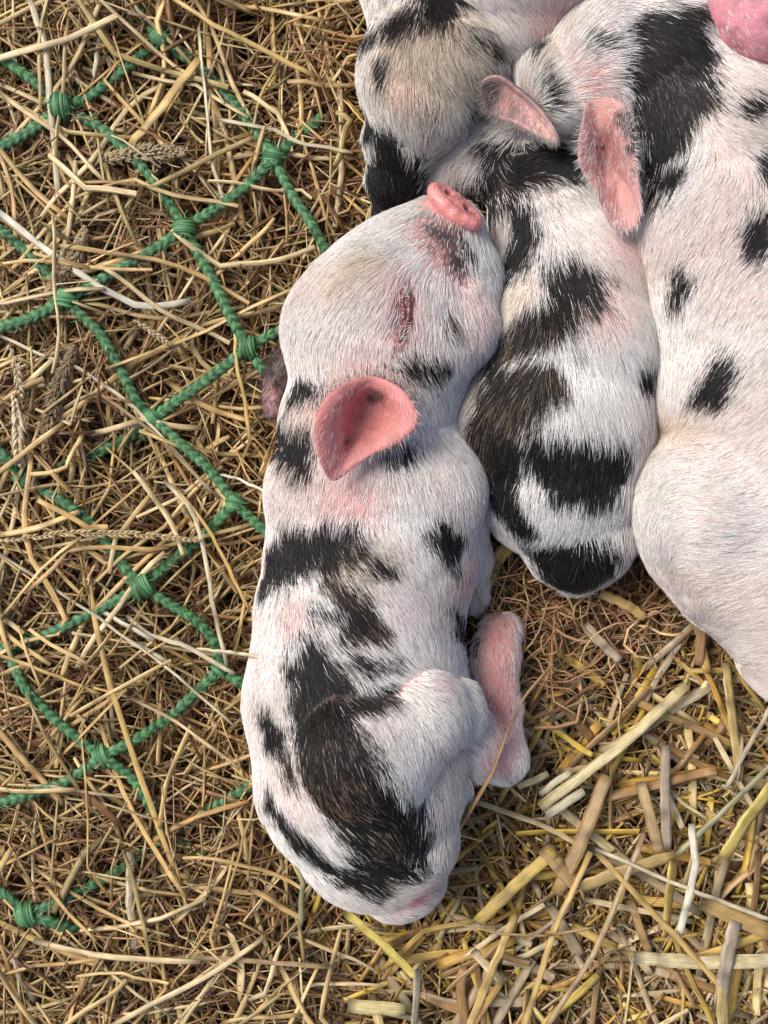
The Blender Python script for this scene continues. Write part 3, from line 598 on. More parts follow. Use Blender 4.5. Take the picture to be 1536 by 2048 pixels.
# ================================================================== BEDDING
def body_inside(p):
    d = np.full(len(p), 9.)
    for b in bodies.values(): d = np.minimum(d, b(p))
    return d
def sweep(paths, width, flat, cols, M=4, hollow=None, seed=0, taper=0.85):
    """paths (n,K,3), width (n,), flat (n,) thickness ratio -> verts, faces, colours, uvs; ribbons/tubes with M sides"""
    n, K, _ = paths.shape; tg = np.gradient(paths, axis=1); tg /= np.linalg.norm(tg, axis=-1, keepdims=True) + 1e-12
    r_ = np.random.default_rng(seed + n)
    up = np.array([0, 0, 1.0]) + r_.normal(0, 0.45, (n, 1, 3)); sd = np.cross(tg, up); sd /= np.linalg.norm(sd, axis=-1, keepdims=True) + 1e-12; nn = np.cross(sd, tg)
    ang = np.linspace(0, 2 * math.pi, M, endpoint=False) + math.pi / M
    tp = np.ones(K); tp[0] = taper; tp[-1] = taper * 0.9
    wv = (width[:, None] * tp[None] * (1 + 0.04 * r_.normal(size=(n, K))))[..., None, None] / 2
    V = paths[:, :, None] + sd[:, :, None] * np.cos(ang)[None, None, :, None] * wv + nn[:, :, None] * np.sin(ang)[None, None, :, None] * wv * flat[:, None, None, None]
    base = (np.arange(n) * K * M)[:, None, None]; k = np.arange(K - 1)[None, :, None] * M; j = np.arange(M)[None, None, :]; j2 = (j + 1) % M
    F = np.stack([base + k + j, base + k + j2, base + k + M + j2, base + k + M + j], -1).reshape(-1, 4)
    if M == 4:
        cap = np.stack([np.concatenate([(base[:, 0, 0])[:, None] + q for q in range(4)], 1)[:, ::-1], np.concatenate([(base[:, 0, 0])[:, None] + (K - 1) * M + q for q in range(4)], 1)], 1).reshape(-1, 4); F = np.concatenate([F, cap])
    Cc_ = np.broadcast_to(cols[:, None, None], (n, K, M, 3)) if cols.ndim == 2 else np.broadcast_to(cols[:, :, None], (n, K, M, 3))
    L = np.linalg.norm(paths[:, -1] - paths[:, 0], axis=-1)
    U = np.zeros((n, K, M, 3)); U[..., 0] = (np.linspace(0, 1, K)[None, :, None] * L[:, None, None]) + r_.random((n, 1, 1)) * 5; U[..., 1] = np.cos(ang)[None, None] * width[:, None, None] / 2 + r_.random((n, 1, 1)) * 3
    U[..., 2] = 0
    return V.reshape(-1, 3), F, Cc_.reshape(-1, 3), U.reshape(-1, 3)
HAYC = np.array([[0.56, 0.36, 0.135], [0.42, 0.245, 0.085], [0.64, 0.44, 0.18], [0.27, 0.13, 0.045], [0.50, 0.35, 0.15], [0.20, 0.09, 0.035], [0.70, 0.52, 0.27], [0.40, 0.29, 0.11]])
STRC = np.array([[0.72, 0.47, 0.12], [0.62, 0.35, 0.07], [0.72, 0.54, 0.23], [0.36, 0.20, 0.07], [0.76, 0.60, 0.33], [0.44, 0.27, 0.11], [0.72, 0.48, 0.085], [0.26, 0.14, 0.06], [0.50, 0.37, 0.21]])
FIBC = np.array([[0.30, 0.15, 0.06], [0.40, 0.22, 0.10], [0.22, 0.10, 0.045], [0.50, 0.32, 0.16], [0.15, 0.075, 0.035]])
def pick(pal, n, r_, lo=0.65, hi=1.15): return pal[r_.integers(0, len(pal), n)] * r_.uniform(lo, hi, (n, 1))
def wild(n, cx, cy, length, wob, z0, z1, K, r_, tilt=0.12, ang=None, kink=0.0):
    th = r_.uniform(0, 2 * math.pi, n) if ang is None else ang
    t = np.linspace(-0.5, 0.5, K)[None]; cur = r_.normal(0, wob, n)[:, None]; c2 = r_.normal(0, wob * 0.6, n)[:, None]
    dth = cur * t * 2 + c2 * np.sin(t * 9 + r_.uniform(0, 6, (n, 1)))
    if kink: dth = dth + (r_.random((n, 1)) < kink) * r_.normal(0, 0.7, (n, 1)) * (t > r_.uniform(-0.3, 0.3, (n, 1)))
    a = th[:, None] + dth; st = length[:, None] / (K - 1); x = np.cumsum(np.cos(a) * st, 1); y = np.cumsum(np.sin(a) * st, 1)
    x = x - x.mean(1, keepdims=True) + cx[:, None]; y = y - y.mean(1, keepdims=True) + cy[:, None]
    zz = r_.uniform(z0, z1, n)[:, None] + r_.normal(0, tilt, n)[:, None] * t * length[:, None] + r_.normal(0, tilt * .35, (n, K)) * length[:, None] * 0.25
    g = ground_h(x, y)
    z = g + zz
    z = np.clip(z, g - 0.032, g + z1 + 0.004)
    return np.stack([x, y, z], -1)
# the straw side is the lower right of a line; soft border
def straw_side(x, y):
    px = x / S + 768; py = 1024 - y / S
    return (px > 640 + 40 * np.sin(py * 0.02)) & ~((px < 900) & (py < 1700 - 0.25 * (px - 640)))
def scatter(n, r_, m=1.28):
    return r_.uniform(-768 * S * m, 768 * S * m, n), r_.uniform(-1024 * S * m, 1024 * S * m, n)
def litter(name, label, spec, seed):
    r_ = np.random.default_rng(seed); Vs, Fs, Cs, Us, off = [], [], [], [], 0
    for sp in spec:
        x, y = scatter(sp['n'], r_); side = straw_side(x + r_.normal(0, 0.012, len(x)), y + r_.normal(0, 0.012, len(x))); m = side if sp['side'] else ~side
        if 'where' in sp: m = m & sp['where'](x / S + 768, 1024 - y / S, r_)
        # nothing deep beneath the middle of a body
        x, y = x[m], y[m]; keep = body_inside(np.stack([x, y, np.full(len(x), 0.02)], -1)) > -0.028; x, y = x[keep], y[keep]; n = len(x)
        L = r_.uniform(*sp['len'], n) * S; wd = np.exp(r_.normal(math.log(sp['w']), 0.35, n)) * S
        P = wild(n, x, y, L, sp['wob'], sp['z'][0], sp['z'][1], sp['K'], r_, sp.get('tilt', .12), kink=sp.get('kink', 0))
        # keep pieces from poking out through the bodies
        d = body_inside(P.reshape(-1, 3)).reshape(n, -1); inside = (d < 0.0) & (P[..., 2] > 0.022); P[..., 2] = np.where(inside, 0.016, P[..., 2])
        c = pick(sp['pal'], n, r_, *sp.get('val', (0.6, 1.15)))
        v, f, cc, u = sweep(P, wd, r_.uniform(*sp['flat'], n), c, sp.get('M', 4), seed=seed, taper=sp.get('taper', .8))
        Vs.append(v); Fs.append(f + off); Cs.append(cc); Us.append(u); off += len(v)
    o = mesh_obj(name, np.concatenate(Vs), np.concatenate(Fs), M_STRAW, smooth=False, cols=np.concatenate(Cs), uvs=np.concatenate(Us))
    tag(o, label, kind='stuff'); o['category'] = 'hay' if 'hay' in name else 'straw'
    return o
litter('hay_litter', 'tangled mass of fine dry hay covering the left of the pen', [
    dict(n=3600, side=0, len=(60, 300), w=7.5, wob=0.25, z=(-0.030, -0.016), K=5, pal=HAYC, val=(.4, .8), flat=(.3, .8), kink=.3, tilt=.2),  # bottom layer: older, dirtier hay, also darkened to stand for shade in the gaps
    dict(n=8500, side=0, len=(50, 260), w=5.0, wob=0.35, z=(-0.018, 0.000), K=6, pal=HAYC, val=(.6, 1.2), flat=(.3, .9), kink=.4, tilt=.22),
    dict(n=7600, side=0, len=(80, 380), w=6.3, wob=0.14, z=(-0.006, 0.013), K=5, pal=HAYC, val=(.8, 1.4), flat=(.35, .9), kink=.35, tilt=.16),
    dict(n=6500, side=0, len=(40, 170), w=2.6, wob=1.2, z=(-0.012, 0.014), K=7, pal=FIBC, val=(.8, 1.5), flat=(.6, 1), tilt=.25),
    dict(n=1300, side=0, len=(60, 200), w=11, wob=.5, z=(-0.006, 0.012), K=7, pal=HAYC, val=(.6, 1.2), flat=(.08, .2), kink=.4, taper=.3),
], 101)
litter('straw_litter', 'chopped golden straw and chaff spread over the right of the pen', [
    dict(n=4600, side=1, len=(40, 180), w=12, wob=0.12, z=(-0.028, -0.014), K=4, pal=STRC, val=(.35, .7), flat=(.2, .5), kink=.1, tilt=.2),  # lowest straw: older pieces, colour darkened further for the shade between them
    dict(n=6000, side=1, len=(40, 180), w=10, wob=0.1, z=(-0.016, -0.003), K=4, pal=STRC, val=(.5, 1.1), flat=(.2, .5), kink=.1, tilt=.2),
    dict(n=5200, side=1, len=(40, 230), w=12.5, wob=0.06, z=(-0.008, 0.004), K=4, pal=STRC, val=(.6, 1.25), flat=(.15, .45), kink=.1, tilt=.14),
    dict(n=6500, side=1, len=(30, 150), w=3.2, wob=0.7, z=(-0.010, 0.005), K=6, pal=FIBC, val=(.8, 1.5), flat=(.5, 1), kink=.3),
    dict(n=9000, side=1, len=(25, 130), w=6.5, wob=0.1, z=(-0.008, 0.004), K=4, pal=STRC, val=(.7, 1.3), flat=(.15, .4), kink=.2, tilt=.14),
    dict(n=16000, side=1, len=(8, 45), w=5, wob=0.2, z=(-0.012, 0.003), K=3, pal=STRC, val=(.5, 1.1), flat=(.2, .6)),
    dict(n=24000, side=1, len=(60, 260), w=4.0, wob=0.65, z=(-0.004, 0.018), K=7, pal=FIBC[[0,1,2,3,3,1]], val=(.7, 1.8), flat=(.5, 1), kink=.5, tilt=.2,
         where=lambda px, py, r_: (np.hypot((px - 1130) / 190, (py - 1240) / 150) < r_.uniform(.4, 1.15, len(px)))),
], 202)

# ---- individual stalks
def smooth_path(pts, K=14, node=None):
    pts = np.array(pts, float); seg = np.r_[0, np.cumsum(np.hypot(*np.diff(pts[:, :2], axis=0).T))]; t = np.linspace(0, seg[-1], K)
    return np.stack([np.interp(t, seg, pts[:, i]) for i in range(pts.shape[1])], -1)
def one_stalk(P, wpx, col, flat, label, cat='straw', group=None, name='straw_stalk', seed=0, M=8, ridge=True):
    K = len(P); n = 1; r_ = np.random.default_rng(seed + 17)
    cols = np.repeat(np.array(col)[None], K, 0) * (1 + r_.normal(0, .05, (K, 1)))
    if K > 8:                                                        # stem nodes: darker swollen rings
        for q in r_.integers(2, K - 2, max(1, K // 9)): cols[q] *= 0.62
    cols[0] *= .75; cols[-1] *= .8
    org = P.mean(0); org[2] = P[:, 2].min()
    v, f, cc, u = sweep((P - org)[None], np.array([wpx * S]), np.array([flat]), cols[None], M, seed=seed, taper=.92)
    if M == 8:                                                       # close the two cut ends (slightly inset discs)
        for e in (0, K - 1):
            c0 = len(v); v = np.concatenate([v, v[e * M:(e + 1) * M].mean(0, keepdims=True)]); cc = np.concatenate([cc, cc[e * M:e * M + 1] * .45]); u = np.concatenate([u, u[e * M:e * M + 1]])
            j = np.arange(0, M, 2); f = np.concatenate([f, np.stack([np.full(M // 2, c0), e * M + j, e * M + (j + 1) % M, e * M + (j + 2) % M], -1)])
    o = mesh_obj(name, v, f, M_STRAW, smooth=False, cols=cc, uvs=u, loc=tuple(org)); tag(o, label, cat, group); return o
PALE = (0.72, 0.60, 0.38); GOLD = (0.64, 0.42, 0.14); YEL = (0.72, 0.49, 0.12); TAN = (0.46, 0.31, 0.15); BRN = (0.33, 0.19, 0.085); GRY = (0.48, 0.37, 0.25); WHT = (0.78, 0.70, 0.52); GRN = (0.36, 0.33, 0.16); RUST = (0.36, 0.17, 0.07)
ZT = 62   # height of the top layer, photo px
hand = [
 ('pale flat hay stem standing upright across the top left net knot', [(58, -10, 95), (95, 100, 100), (112, 300, 92), (120, 400, 78)], 13, PALE),
 ('long bleached straw running from the left edge over the middle net knot to its right', [(-15, 415, 88), (100, 505, 96), (200, 575, 92), (285, 618, 88), (385, 604, 76)], 14, WHT),
 ('long thin hay stem sloping down from the left edge below the wheat ear', [(-10, 668, 72), (70, 705, 84), (160, 738, 84), (260, 805, 80), (425, 985, 76)], 8, PALE),
 ('straight yellow stem sloping right from the top edge', [(330, -10, 90), (440, 58, 96), (632, 157, 88)], 10, GOLD),
 ('bent tan stem that peaks like a roof left of the lower net knot', [(-10, 892, 70), (100, 838, 80), (190, 780, 88), (300, 855, 84), (440, 1000, 74)], 8, TAN),
 ('long hay stem falling to the right under the seed spike', [(-10, 1100, 88), (100, 1170, 90), (200, 1235, 88), (350, 1345, 86), (470, 1450, 76)], 13, PALE),
 ('hay stem crossing the bottom net loop down to the pale stub', [(178, 1130, 84), (195, 1260, 90), (225, 1380, 96), (300, 1600, 90), (345, 1720, 80), (385, 1830, 66)], 12, GOLD),
 ('blunt pale straw whose cut end rests on the front piglet back', [(396, 1297, 120), (470, 1305, 190), (532, 1315, 255)], 9, PALE),
 ('bleached bent stem hanging from the top centre of the hay', [(400, 60, 84), (412, 200, 88), (425, 330, 84), (455, 420, 76)], 10, PALE),
 ('pair side stem resting on the lower left hay', [(-10, 1305, 82), (90, 1340, 84), (205, 1387, 78)], 10, GOLD),
 ('curved yellow stem over the hay at the bottom left', [(-10, 1835, 78), (60, 1870, 82), (140, 1905, 82), (290, 1965, 72)], 12, GOLD),
 ('long stem lying level at the bottom of the hay', [(235, 1915, 76), (440, 1913, 80), (660, 1932, 66)], 10, TAN),
 ('wide pale stub standing below the bottom net loop', [(262, 1700, 74), (262, 1800, 80), (272, 1898, 72)], 17, PALE),
 ('orange brown stem at the left edge pointing at the green cord', [(-10, 1450, 80), (60, 1530, 84), (128, 1605, 76)], 14, (0.52, 0.33, 0.12)),
 ('thick split stem leaning right above the upper net cord', [(262, 295, 84), (330, 210, 90), (398, 122, 86)], 18, GOLD),
 ('thin bent stem running right from the upper knot to the dark gap', [(435, 242, 84), (540, 258, 88), (600, 288, 88), (705, 308, 80)], 8, PALE),
 ('short yellow stem pointing at the chin of the top piglet', [(686, 200, 90), (720, 238, 96), (756, 276, 96)], 6, YEL),
 ('bright bent straw touching the shoulder of the front piglet', [(440, 950, 84), (480, 958, 96), (520, 978, 140), (556, 1002, 190)], 6, WHT),
 ('stem hanging from the knot beside the front piglet far ear', [(470, 640, 82), (472, 720, 92), (490, 800, 84), (502, 890, 74)], 8, GOLD),
 ('stem dropping past the hanging green knot', [(330, 960, 82), (385, 1020, 86), (408, 1090, 88), (425, 1200, 88), (455, 1330, 76)], 9, PALE),
 ('small upright straw in the top left corner', [(206, 52, 82), (198, 100, 88), (191, 162, 80)], 10, PALE),
 ('stem slanting down right beside the front piglet shoulder', [(355, 975, 80), (420, 1060, 84), (500, 1220, 76)], 13, GOLD),
 ('dark grey reed lying down the bottom of the hay', [(585, 1680, 66), (605, 1760, 72), (602, 1850, 66)], 11, GRN),
 ('pale curved leaf at the bottom left corner', [(30, 1908, 76), (42, 1950, 82), (75, 1998, 72)], 15, GRY),
 ('stem slanting across the lower hay towards the rump', [(255, 1230, 78), (300, 1270, 82), (372, 1290, 80), (470, 1345, 74)], 9, PALE),
 ('blunt cream stem below the seed spike in the middle of the hay', [(200, 1220, 82), (310, 1280, 86)], 13, WHT),
 ('second blunt cream stem just under the first', [(250, 1275, 80), (335, 1322, 84)], 11, PALE),
 # straw side
 ('long pale yellow hollow straw sloping up right below the pink hind foot', [(1078, 1612, 52), (1230, 1500, 60), (1372, 1368, 56)], 22, (0.70, 0.56, 0.27)),
 ('short fat straw under the lower end of the long pale one', [(1092, 1628, 46), (1166, 1580, 50)], 20, PALE),
 ('wide upright yellow straw in the middle of the right bedding', [(1345, 1718, 50), (1336, 1800, 56), (1328, 1872, 50)], 36, YEL),
 ('narrow white bent straw right of the wide yellow one', [(1380, 1645, 50), (1390, 1725, 64), (1372, 1800, 62), (1355, 1872, 52)], 15, WHT),
 ('broad pale straw lying level at the right edge near the bottom', [(1266, 1912, 58), (1400, 1922, 62), (1560, 1918, 58)], 28, (0.68, 0.56, 0.30)),
 ('broad grey straw leaning over the level pale one', [(1468, 1840, 58), (1450, 1925, 72), (1438, 2005, 62)], 32, GRY),
 ('golden straw slanting to the bottom edge near the middle', [(1030, 1828, 52), (990, 1920, 58), (935, 2060, 52)], 18, GOLD),
 ('long thin straw from the middle of the bedding to the bottom edge', [(1285, 1665, 50), (1235, 1790, 60), (1190, 1900, 60), (1085, 2060, 52)], 12, TAN),
 ('bright yellow straw sloping away from the front piglet tail', [(692, 1822, 60), (770, 1890, 62), (838, 1958, 54)], 22, (0.72, 0.56, 0.14)),
 ('pale stub standing on the bottom edge under the bright yellow straw', [(836, 1935, 62), (828, 2060, 60)], 22, PALE),
 ('wide pale stub lying at the bottom edge left of centre', [(695, 2008, 54), (812, 2016, 54)], 28, (0.66, 0.52, 0.24)),
 ('wide yellow straw sloping up from beside the long brown fibre', [(952, 1842, 48), (1030, 1768, 54), (1108, 1700, 50)], 26, YEL),
 ('wide brown straw slanting beneath the long pale one', [(1212, 1548, 42), (1165, 1670, 48), (1112, 1785, 44)], 30, (0.42, 0.26, 0.10)),
 ('brown split straw pointing down to the wide level one', [(1280, 1562, 44), (1300, 1640, 50), (1315, 1705, 46)], 24, TAN),
 ('greyish upright straw above the wide yellow one', [(1330, 1488, 46), (1328, 1590, 50), (1332, 1695, 46)], 22, GRY),
 ('tall yellow straw near the right edge below the white piglet', [(1450, 1325, 44), (1462, 1440, 52), (1478, 1560, 46)], 20, (0.56, 0.40, 0.15)),
 ('bright yellow broad straw leaving the right edge', [(1550, 1562, 56), (1495, 1632, 58), (1446, 1712, 52)], 32, (0.70, 0.52, 0.13)),
 ('olive green stem rising to the right edge', [(1350, 1708, 46), (1440, 1625, 58), (1550, 1518, 58)], 12, GRN),
 ('thin straw slanting to the bottom left of the level pale one', [(1180, 1702, 54), (1110, 1850, 62), (1045, 2060, 56)], 13, GOLD),
 ('thin pale straw running right from the fork in the middle', [(1190, 1695, 56), (1340, 1762, 64), (1550, 1842, 58)], 10, PALE),
 ('straight golden straw from the fork to the lower right', [(1192, 1702, 52), (1330, 1850, 68), (1455, 1985, 62)], 13, GOLD),
 ('wide brown husk right of the long brown fibre', [(1085, 1690, 46), (1118, 1730, 52), (1155, 1768, 46)], 36, (0.50, 0.33, 0.13)),
 ('wide straw lying level below the long pale one', [(1160, 1772, 48), (1250, 1738, 54), (1345, 1708, 50)], 28, (0.56, 0.38, 0.14)),
 ('wide yellow blade between the front piglet belly and the brindled rump', [(1040, 1068, 60), (1000, 1110, 64), (966, 1178, 56)], 28, YEL),
 ('yellow flat straw just below the brindled rump', [(1200, 1186, 66), (1245, 1205, 70), (1290, 1235, 64)], 20, GOLD),
 ('bleached grey straw below the yellow flat one', [(1168, 1248, 60), (1205, 1290, 64), (1240, 1322, 58)], 20, GRY),
 ('thin grey straw sloping down from the right edge', [(1550, 1392, 56), (1500, 1480, 60), (1448, 1578, 52)], 10, GRY),
 ('round stub on the bottom edge under the level pale straw', [(1442, 1950, 66), (1444, 2060, 66)], 30, (0.58, 0.42, 0.16)),
 ('dark brown stem running down from the white piglet haunch', [(1365, 1190, 60), (1400, 1270, 64), (1395, 1330, 60)], 20, (0.36, 0.20, 0.08)),
 ('orange edged straw below the dark brown stem', [(1395, 1280, 58), (1415, 1345, 58)], 20, (0.55, 0.34, 0.10)),
 ('pale stub beside the green scrap at the right', [(1480, 1470, 50), (1470, 1560, 50)], 20, GRY),
 ('broad straw lying along the right bottom edge', [(1400, 1800, 44), (1550, 1868, 50)], 36, (0.48, 0.31, 0.11)),
 ('short pale straw on its own right of the front piglet hock', [(1080, 1585, 52), (1140, 1540, 52)], 14, PALE),
 ('greenish pale stub by the front piglet hock', [(1035, 1572, 50), (1095, 1545, 54)], 16, (0.64, 0.56, 0.27)),
]
for i, (lab, pts, wd, col) in enumerate(hand):
    P = smooth_path(pts, 13 if len(pts) > 2 else 6); r_ = np.random.default_rng(i); P[:, :2] += r_.normal(0, 0.8, (len(P), 2)); P = Wn(P[:, 0], P[:, 1], P[:, 2] * S)
    P[:, 2] += 0.002
    one_stalk(P, wd, col, 0.5 if wd < 18 else 0.17, lab, seed=i)
# long brown fibre that loops past the hind foot
fib = smooth_path([(1105, 1330, 90), (1048, 1395, 160), (1012, 1470, 205), (985, 1545, 215), (930, 1640, 190), (890, 1700, 180), (873, 1760, 150), (880, 1810, 110), (910, 1845, 92), (1000, 1868, 88), (1090, 1872, 84), (1190, 1855, 74)], 48)
one_stalk(Wn(fib[:, 0], fib[:, 1], fib[:, 2] * S), 9, (0.56, 0.34, 0.16), .5, 'long curved brown fibre looping past the front piglet hind leg', 'straw', name='straw_fibre', seed=91)
fib = smooth_path([(930, 1150, 200), (955, 1175, 150), (968, 1215, 80)], 12)
one_stalk(Wn(fib[:, 0], fib[:, 1], fib[:, 2] * S), 6, WHT, .5, 'little pale curl lying against the front piglet belly', 'straw', name='straw_fibre', seed=92)
# the rest of the largest stalks, scattered
LAND_H = [('the top left net knot', 122, 212), ('the buried top net knot', 318, 78), ('the upper right net knot', 547, 315), ('the centre net knot of the upper hay', 368, 456), ('the left middle net knot', 130, 598),
          ('the knot by the piglet forehead', 495, 695), ('the knot above the roof shaped stem', 305, 836), ('the hanging knot by the piglet shoulder', 470, 1005), ('the large knot below the rye spike', 284, 1172),
          ('the faint knot beside the piglet flank', 442, 1335), ('the lower net knot with four cords', 205, 1512), ('the bottom left net knot', 52, 1828), ('the left edge knot', 12, 1300), ('the knot near the wheat ear', 46, 958),
          ('the frayed buried knot', 330, 1672), ('the timothy head', 280, 310), ('the bottom stem of the hay', 440, 1915), ('the dark gap beside the top piglet', 680, 250), ('the piglet rump on the hay side', 560, 1760), ('the rye spike', 200, 1070)]
LAND_S = [('the long pale yellow straw', 1230, 1500), ('the wide upright yellow straw', 1336, 1800), ('the level pale straw', 1400, 1918), ('the front piglet hock', 1020, 1560), ('the front piglet tail', 850, 1820),
          ('the bright yellow straw', 770, 1890), ('the golden straw at the bottom', 990, 1940), ('the white piglet haunch', 1420, 1290), ('the brindled rump', 1150, 1180), ('the fork in the middle', 1190, 1700),
          ('the bright straw at the right edge', 1495, 1632), ('the long brown fibre', 900, 1700), ('the tall yellow straw', 1462, 1440), ('the bottom right corner', 1500, 2010), ('the wide brown straw', 1160, 1640), ('the broad husk', 1060, 1770), ('the brown root mat', 1130, 1330)]
def rnd_stalks(n, side, wlo, whi, llo, lhi, pal, label, group, z0, z1, seed, name, rust=False, where=None):
    r_ = np.random.default_rng(seed); k = 0
    DIRS = [((-1, 0), 'left of'), ((1, 0), 'right of'), ((0, -1), 'above'), ((0, 1), 'below')]
    seen = {}
    while k < n:
        x = r_.uniform(-768 * S * 1.04, 768 * S * 1.04, 1); y = r_.uniform(-1024 * S * 1.04, 1024 * S * 1.04, 1)
        if bool(straw_side(x, y)[0]) != side: continue
        if where and not where(x[0] / S + 768, 1024 - y[0] / S): continue
        L = r_.uniform(llo, lhi) * S
        P = wild(1, x, y, np.array([L]), 0.06 if side else 0.16, z0, z1, 9, r_, 0.03, kink=0.35 if not side else 0.1)[0]
        if body_inside(P).min() < 0.004 or body_inside(P * [1, 1, 0] + [0, 0, 0.035]).min() < 0.001: continue
        wv = r_.uniform(wlo, whi); c = pal[r_.integers(0, len(pal))] * r_.uniform(.85, 1.2)
        mx, my = P[:, 0].mean(), P[:, 1].mean(); ppx = mx / S + 768; ppy = 1024 - my / S
        nm, lx, ly = min(LAND_S if side else LAND_H, key=lambda q: math.hypot(ppx - q[1], ppy - q[2])); dx, dy = ppx - lx, ppy - ly
        where_ = ('right of' if dx > 0 else 'left of') if abs(dx) > abs(dy) else ('below' if dy > 0 else 'above')
        a_ = abs(math.degrees(math.atan2(P[-1, 1] - P[0, 1], P[-1, 0] - P[0, 0]))); a_ = min(a_, 180 - a_)
        pose = 'level' if a_ < 25 else ('upright' if a_ > 65 else 'slanting')
        shade = 'pale' if c[0] > .62 else ('golden' if c[0] > .48 else 'brown'); size = 'short' if L / S < (llo + lhi) / 2 else 'long'
        wide = 'thick' if wv > (wlo + whi) / 2 else 'thin'
        label = f"{size} {wide} {shade} {'straw' if side else 'hay'} {pose} {where_} {nm}"
        if label in seen or len(label.split()) > 16: continue
        seen[label] = 1
        one_stalk(P, wv, c, r_.uniform(.15, .4) if side else r_.uniform(.35, .7), label, 'straw' if side else 'hay', group, name, seed=seed + k); k += 1
rnd_stalks(118, False, 7, 13, 120, 420, HAYC[[0, 2, 4, 6, 0, 2, 6, 7]] * 1.2, 'dry hay stem lying loose on the tangled hay left of the piglets', 'loose hay stems on the netted hay', 0.010, 0.018, 900, 'hay_straw')
rnd_stalks(112, True, 10, 23, 80, 260, STRC[[0, 1, 2, 4, 5, 6, 8, 3]], 'cut straw stalk lying loose on the chopped straw right of the piglets', 'loose straw stalks on the chopped straw', 0.002, 0.009, 1500, 'straw_stalk')

# ---- seed heads
def seed_head(label, pts, wpx, col, nseed, awn=0.0, seed=0, name='seed_head', braided=False):
    pts = [(a, b, max(c, 70) + 22) for a, b, c in pts]
    path = smooth_path(pts, 40); P = Wn(path[:, 0], path[:, 1], path[:, 2] * S); org = P.mean(0); root = empty(name, tuple(org)); tag(root, label, 'seed head')
    r_ = np.random.default_rng(seed)
    v, f, cc, u = sweep((P - org)[None], np.array([4 * S]), np.array([.9]), np.array([col]) * .7, 4); mesh_obj('stem', v, f, M_STRAW, root, smooth=False, cols=cc, uvs=u)
    t = np.linspace(0.02, .98, nseed); tg = np.gradient(P, axis=0); tg /= np.linalg.norm(tg, axis=1, keepdims=True)
    ii = (t * 39).astype(int); c = P[ii] - org; d = tg[ii]; sd = np.cross(d, [0, 0, 1.]); a = (np.arange(nseed) % 2) * math.pi + (r_.normal(0, .35, nseed) if braided else r_.uniform(0, 6.28, nseed))
    out = sd * np.cos(a)[:, None] + np.array([0, 0, 1.]) * np.abs(np.sin(a))[:, None]; env = np.sin(np.clip(t, .06, .94) * math.pi) ** .45
    ln = (wpx * (1.0 if braided else .6)) * S * r_.uniform(.8, 1.2, nseed); root_p = c + out * (wpx * .14 * S) * env[:, None]
    dd = d * (1.0 if braided else .75) + out * (.38 if braided else .8); dd /= np.linalg.norm(dd, axis=1, keepdims=True)
    K = 5; tt = np.linspace(0, 1, K); paths = root_p[:, None] + dd[:, None] * (ln * env)[:, None, None] * tt[None, :, None]
    wprof = np.array([.35, 1, .95, .55, .08]); nn = np.cross(dd, out); nn /= np.linalg.norm(nn, axis=1, keepdims=True) + 1e-9; o2 = np.cross(nn, dd)
    M = 6; ang = np.linspace(0, 2 * math.pi, M, endpoint=False); wr = wpx * (.20 if braided else .12) * S
    V = paths[:, :, None] + (nn[:, None, None] * np.cos(ang)[None, None, :, None] + o2[:, None, None] * np.sin(ang)[None, None, :, None] * .7) * (wr * wprof)[None, :, None, None]
    n = nseed; base = (np.arange(n) * K * M)[:, None, None]; k = np.arange(K - 1)[None, :, None] * M; j = np.arange(M)[None, None]; j2 = (j + 1) % M
    F = np.stack([base + k + j, base + k + j2, base + k + M + j2, base + k + M + j], -1).reshape(-1, 4)
    colr = np.repeat((np.array(col)[None] * r_.uniform(.7, 1.2, (n, 1)))[:, None], K * M, 1).reshape(-1, 3); U = np.zeros((n * K * M, 3)); U[:, 0] = np.repeat(np.tile(tt, n), M) * .004; U[:, 1] = np.tile(np.cos(ang), n * K) * wr
    husk = mesh_obj('husks', V.reshape(-1, 3), F, M_STRAW, root, cols=colr, uvs=U); husk['kind'] = 'stuff'
    return root
seed_head('bristly timothy seed head lying under the upper green cord', [(190, 322, 66), (280, 308, 70), (372, 305, 62)], 36, (0.46, 0.34, 0.19), 300, seed=1)
seed_head('bristly seed head beside the left middle net knot', [(172, 452, 66), (150, 520, 70), (95, 590, 58)], 36, (0.50, 0.37, 0.20), 300, seed=2)
seed_head('bristly seed head half buried left of the lower knot', [(150, 690, 40), (110, 800, 44), (92, 880, 40)], 36, (0.34, 0.24, 0.13), 260, seed=3)
seed_head('pale wheat ear hanging along the left edge', [(28, 790, 84), (36, 840, 88), (38, 930, 80)], 26, (0.74, 0.60, 0.36), 26, seed=4, braided=True)
seed_head('small open grass ear above the pale wheat ear', [(18, 690, 84), (34, 735, 86), (42, 790, 82)], 20, (0.66, 0.52, 0.30), 14, seed=5, braided=True)
seed_head('long plaited rye grass spike lying level across the lower hay', [(-10, 1085, 92), (130, 1066, 100), (270, 1068, 100), (408, 1083, 88)], 17, (0.66, 0.47, 0.22), 60, seed=6, braided=True)
seed_head('sparse grass panicle in the hay left of the piglet head', [(268, 640, 84), (300, 660, 88), (340, 690, 82)], 15, (0.62, 0.48, 0.26), 16, seed=7, braided=True)

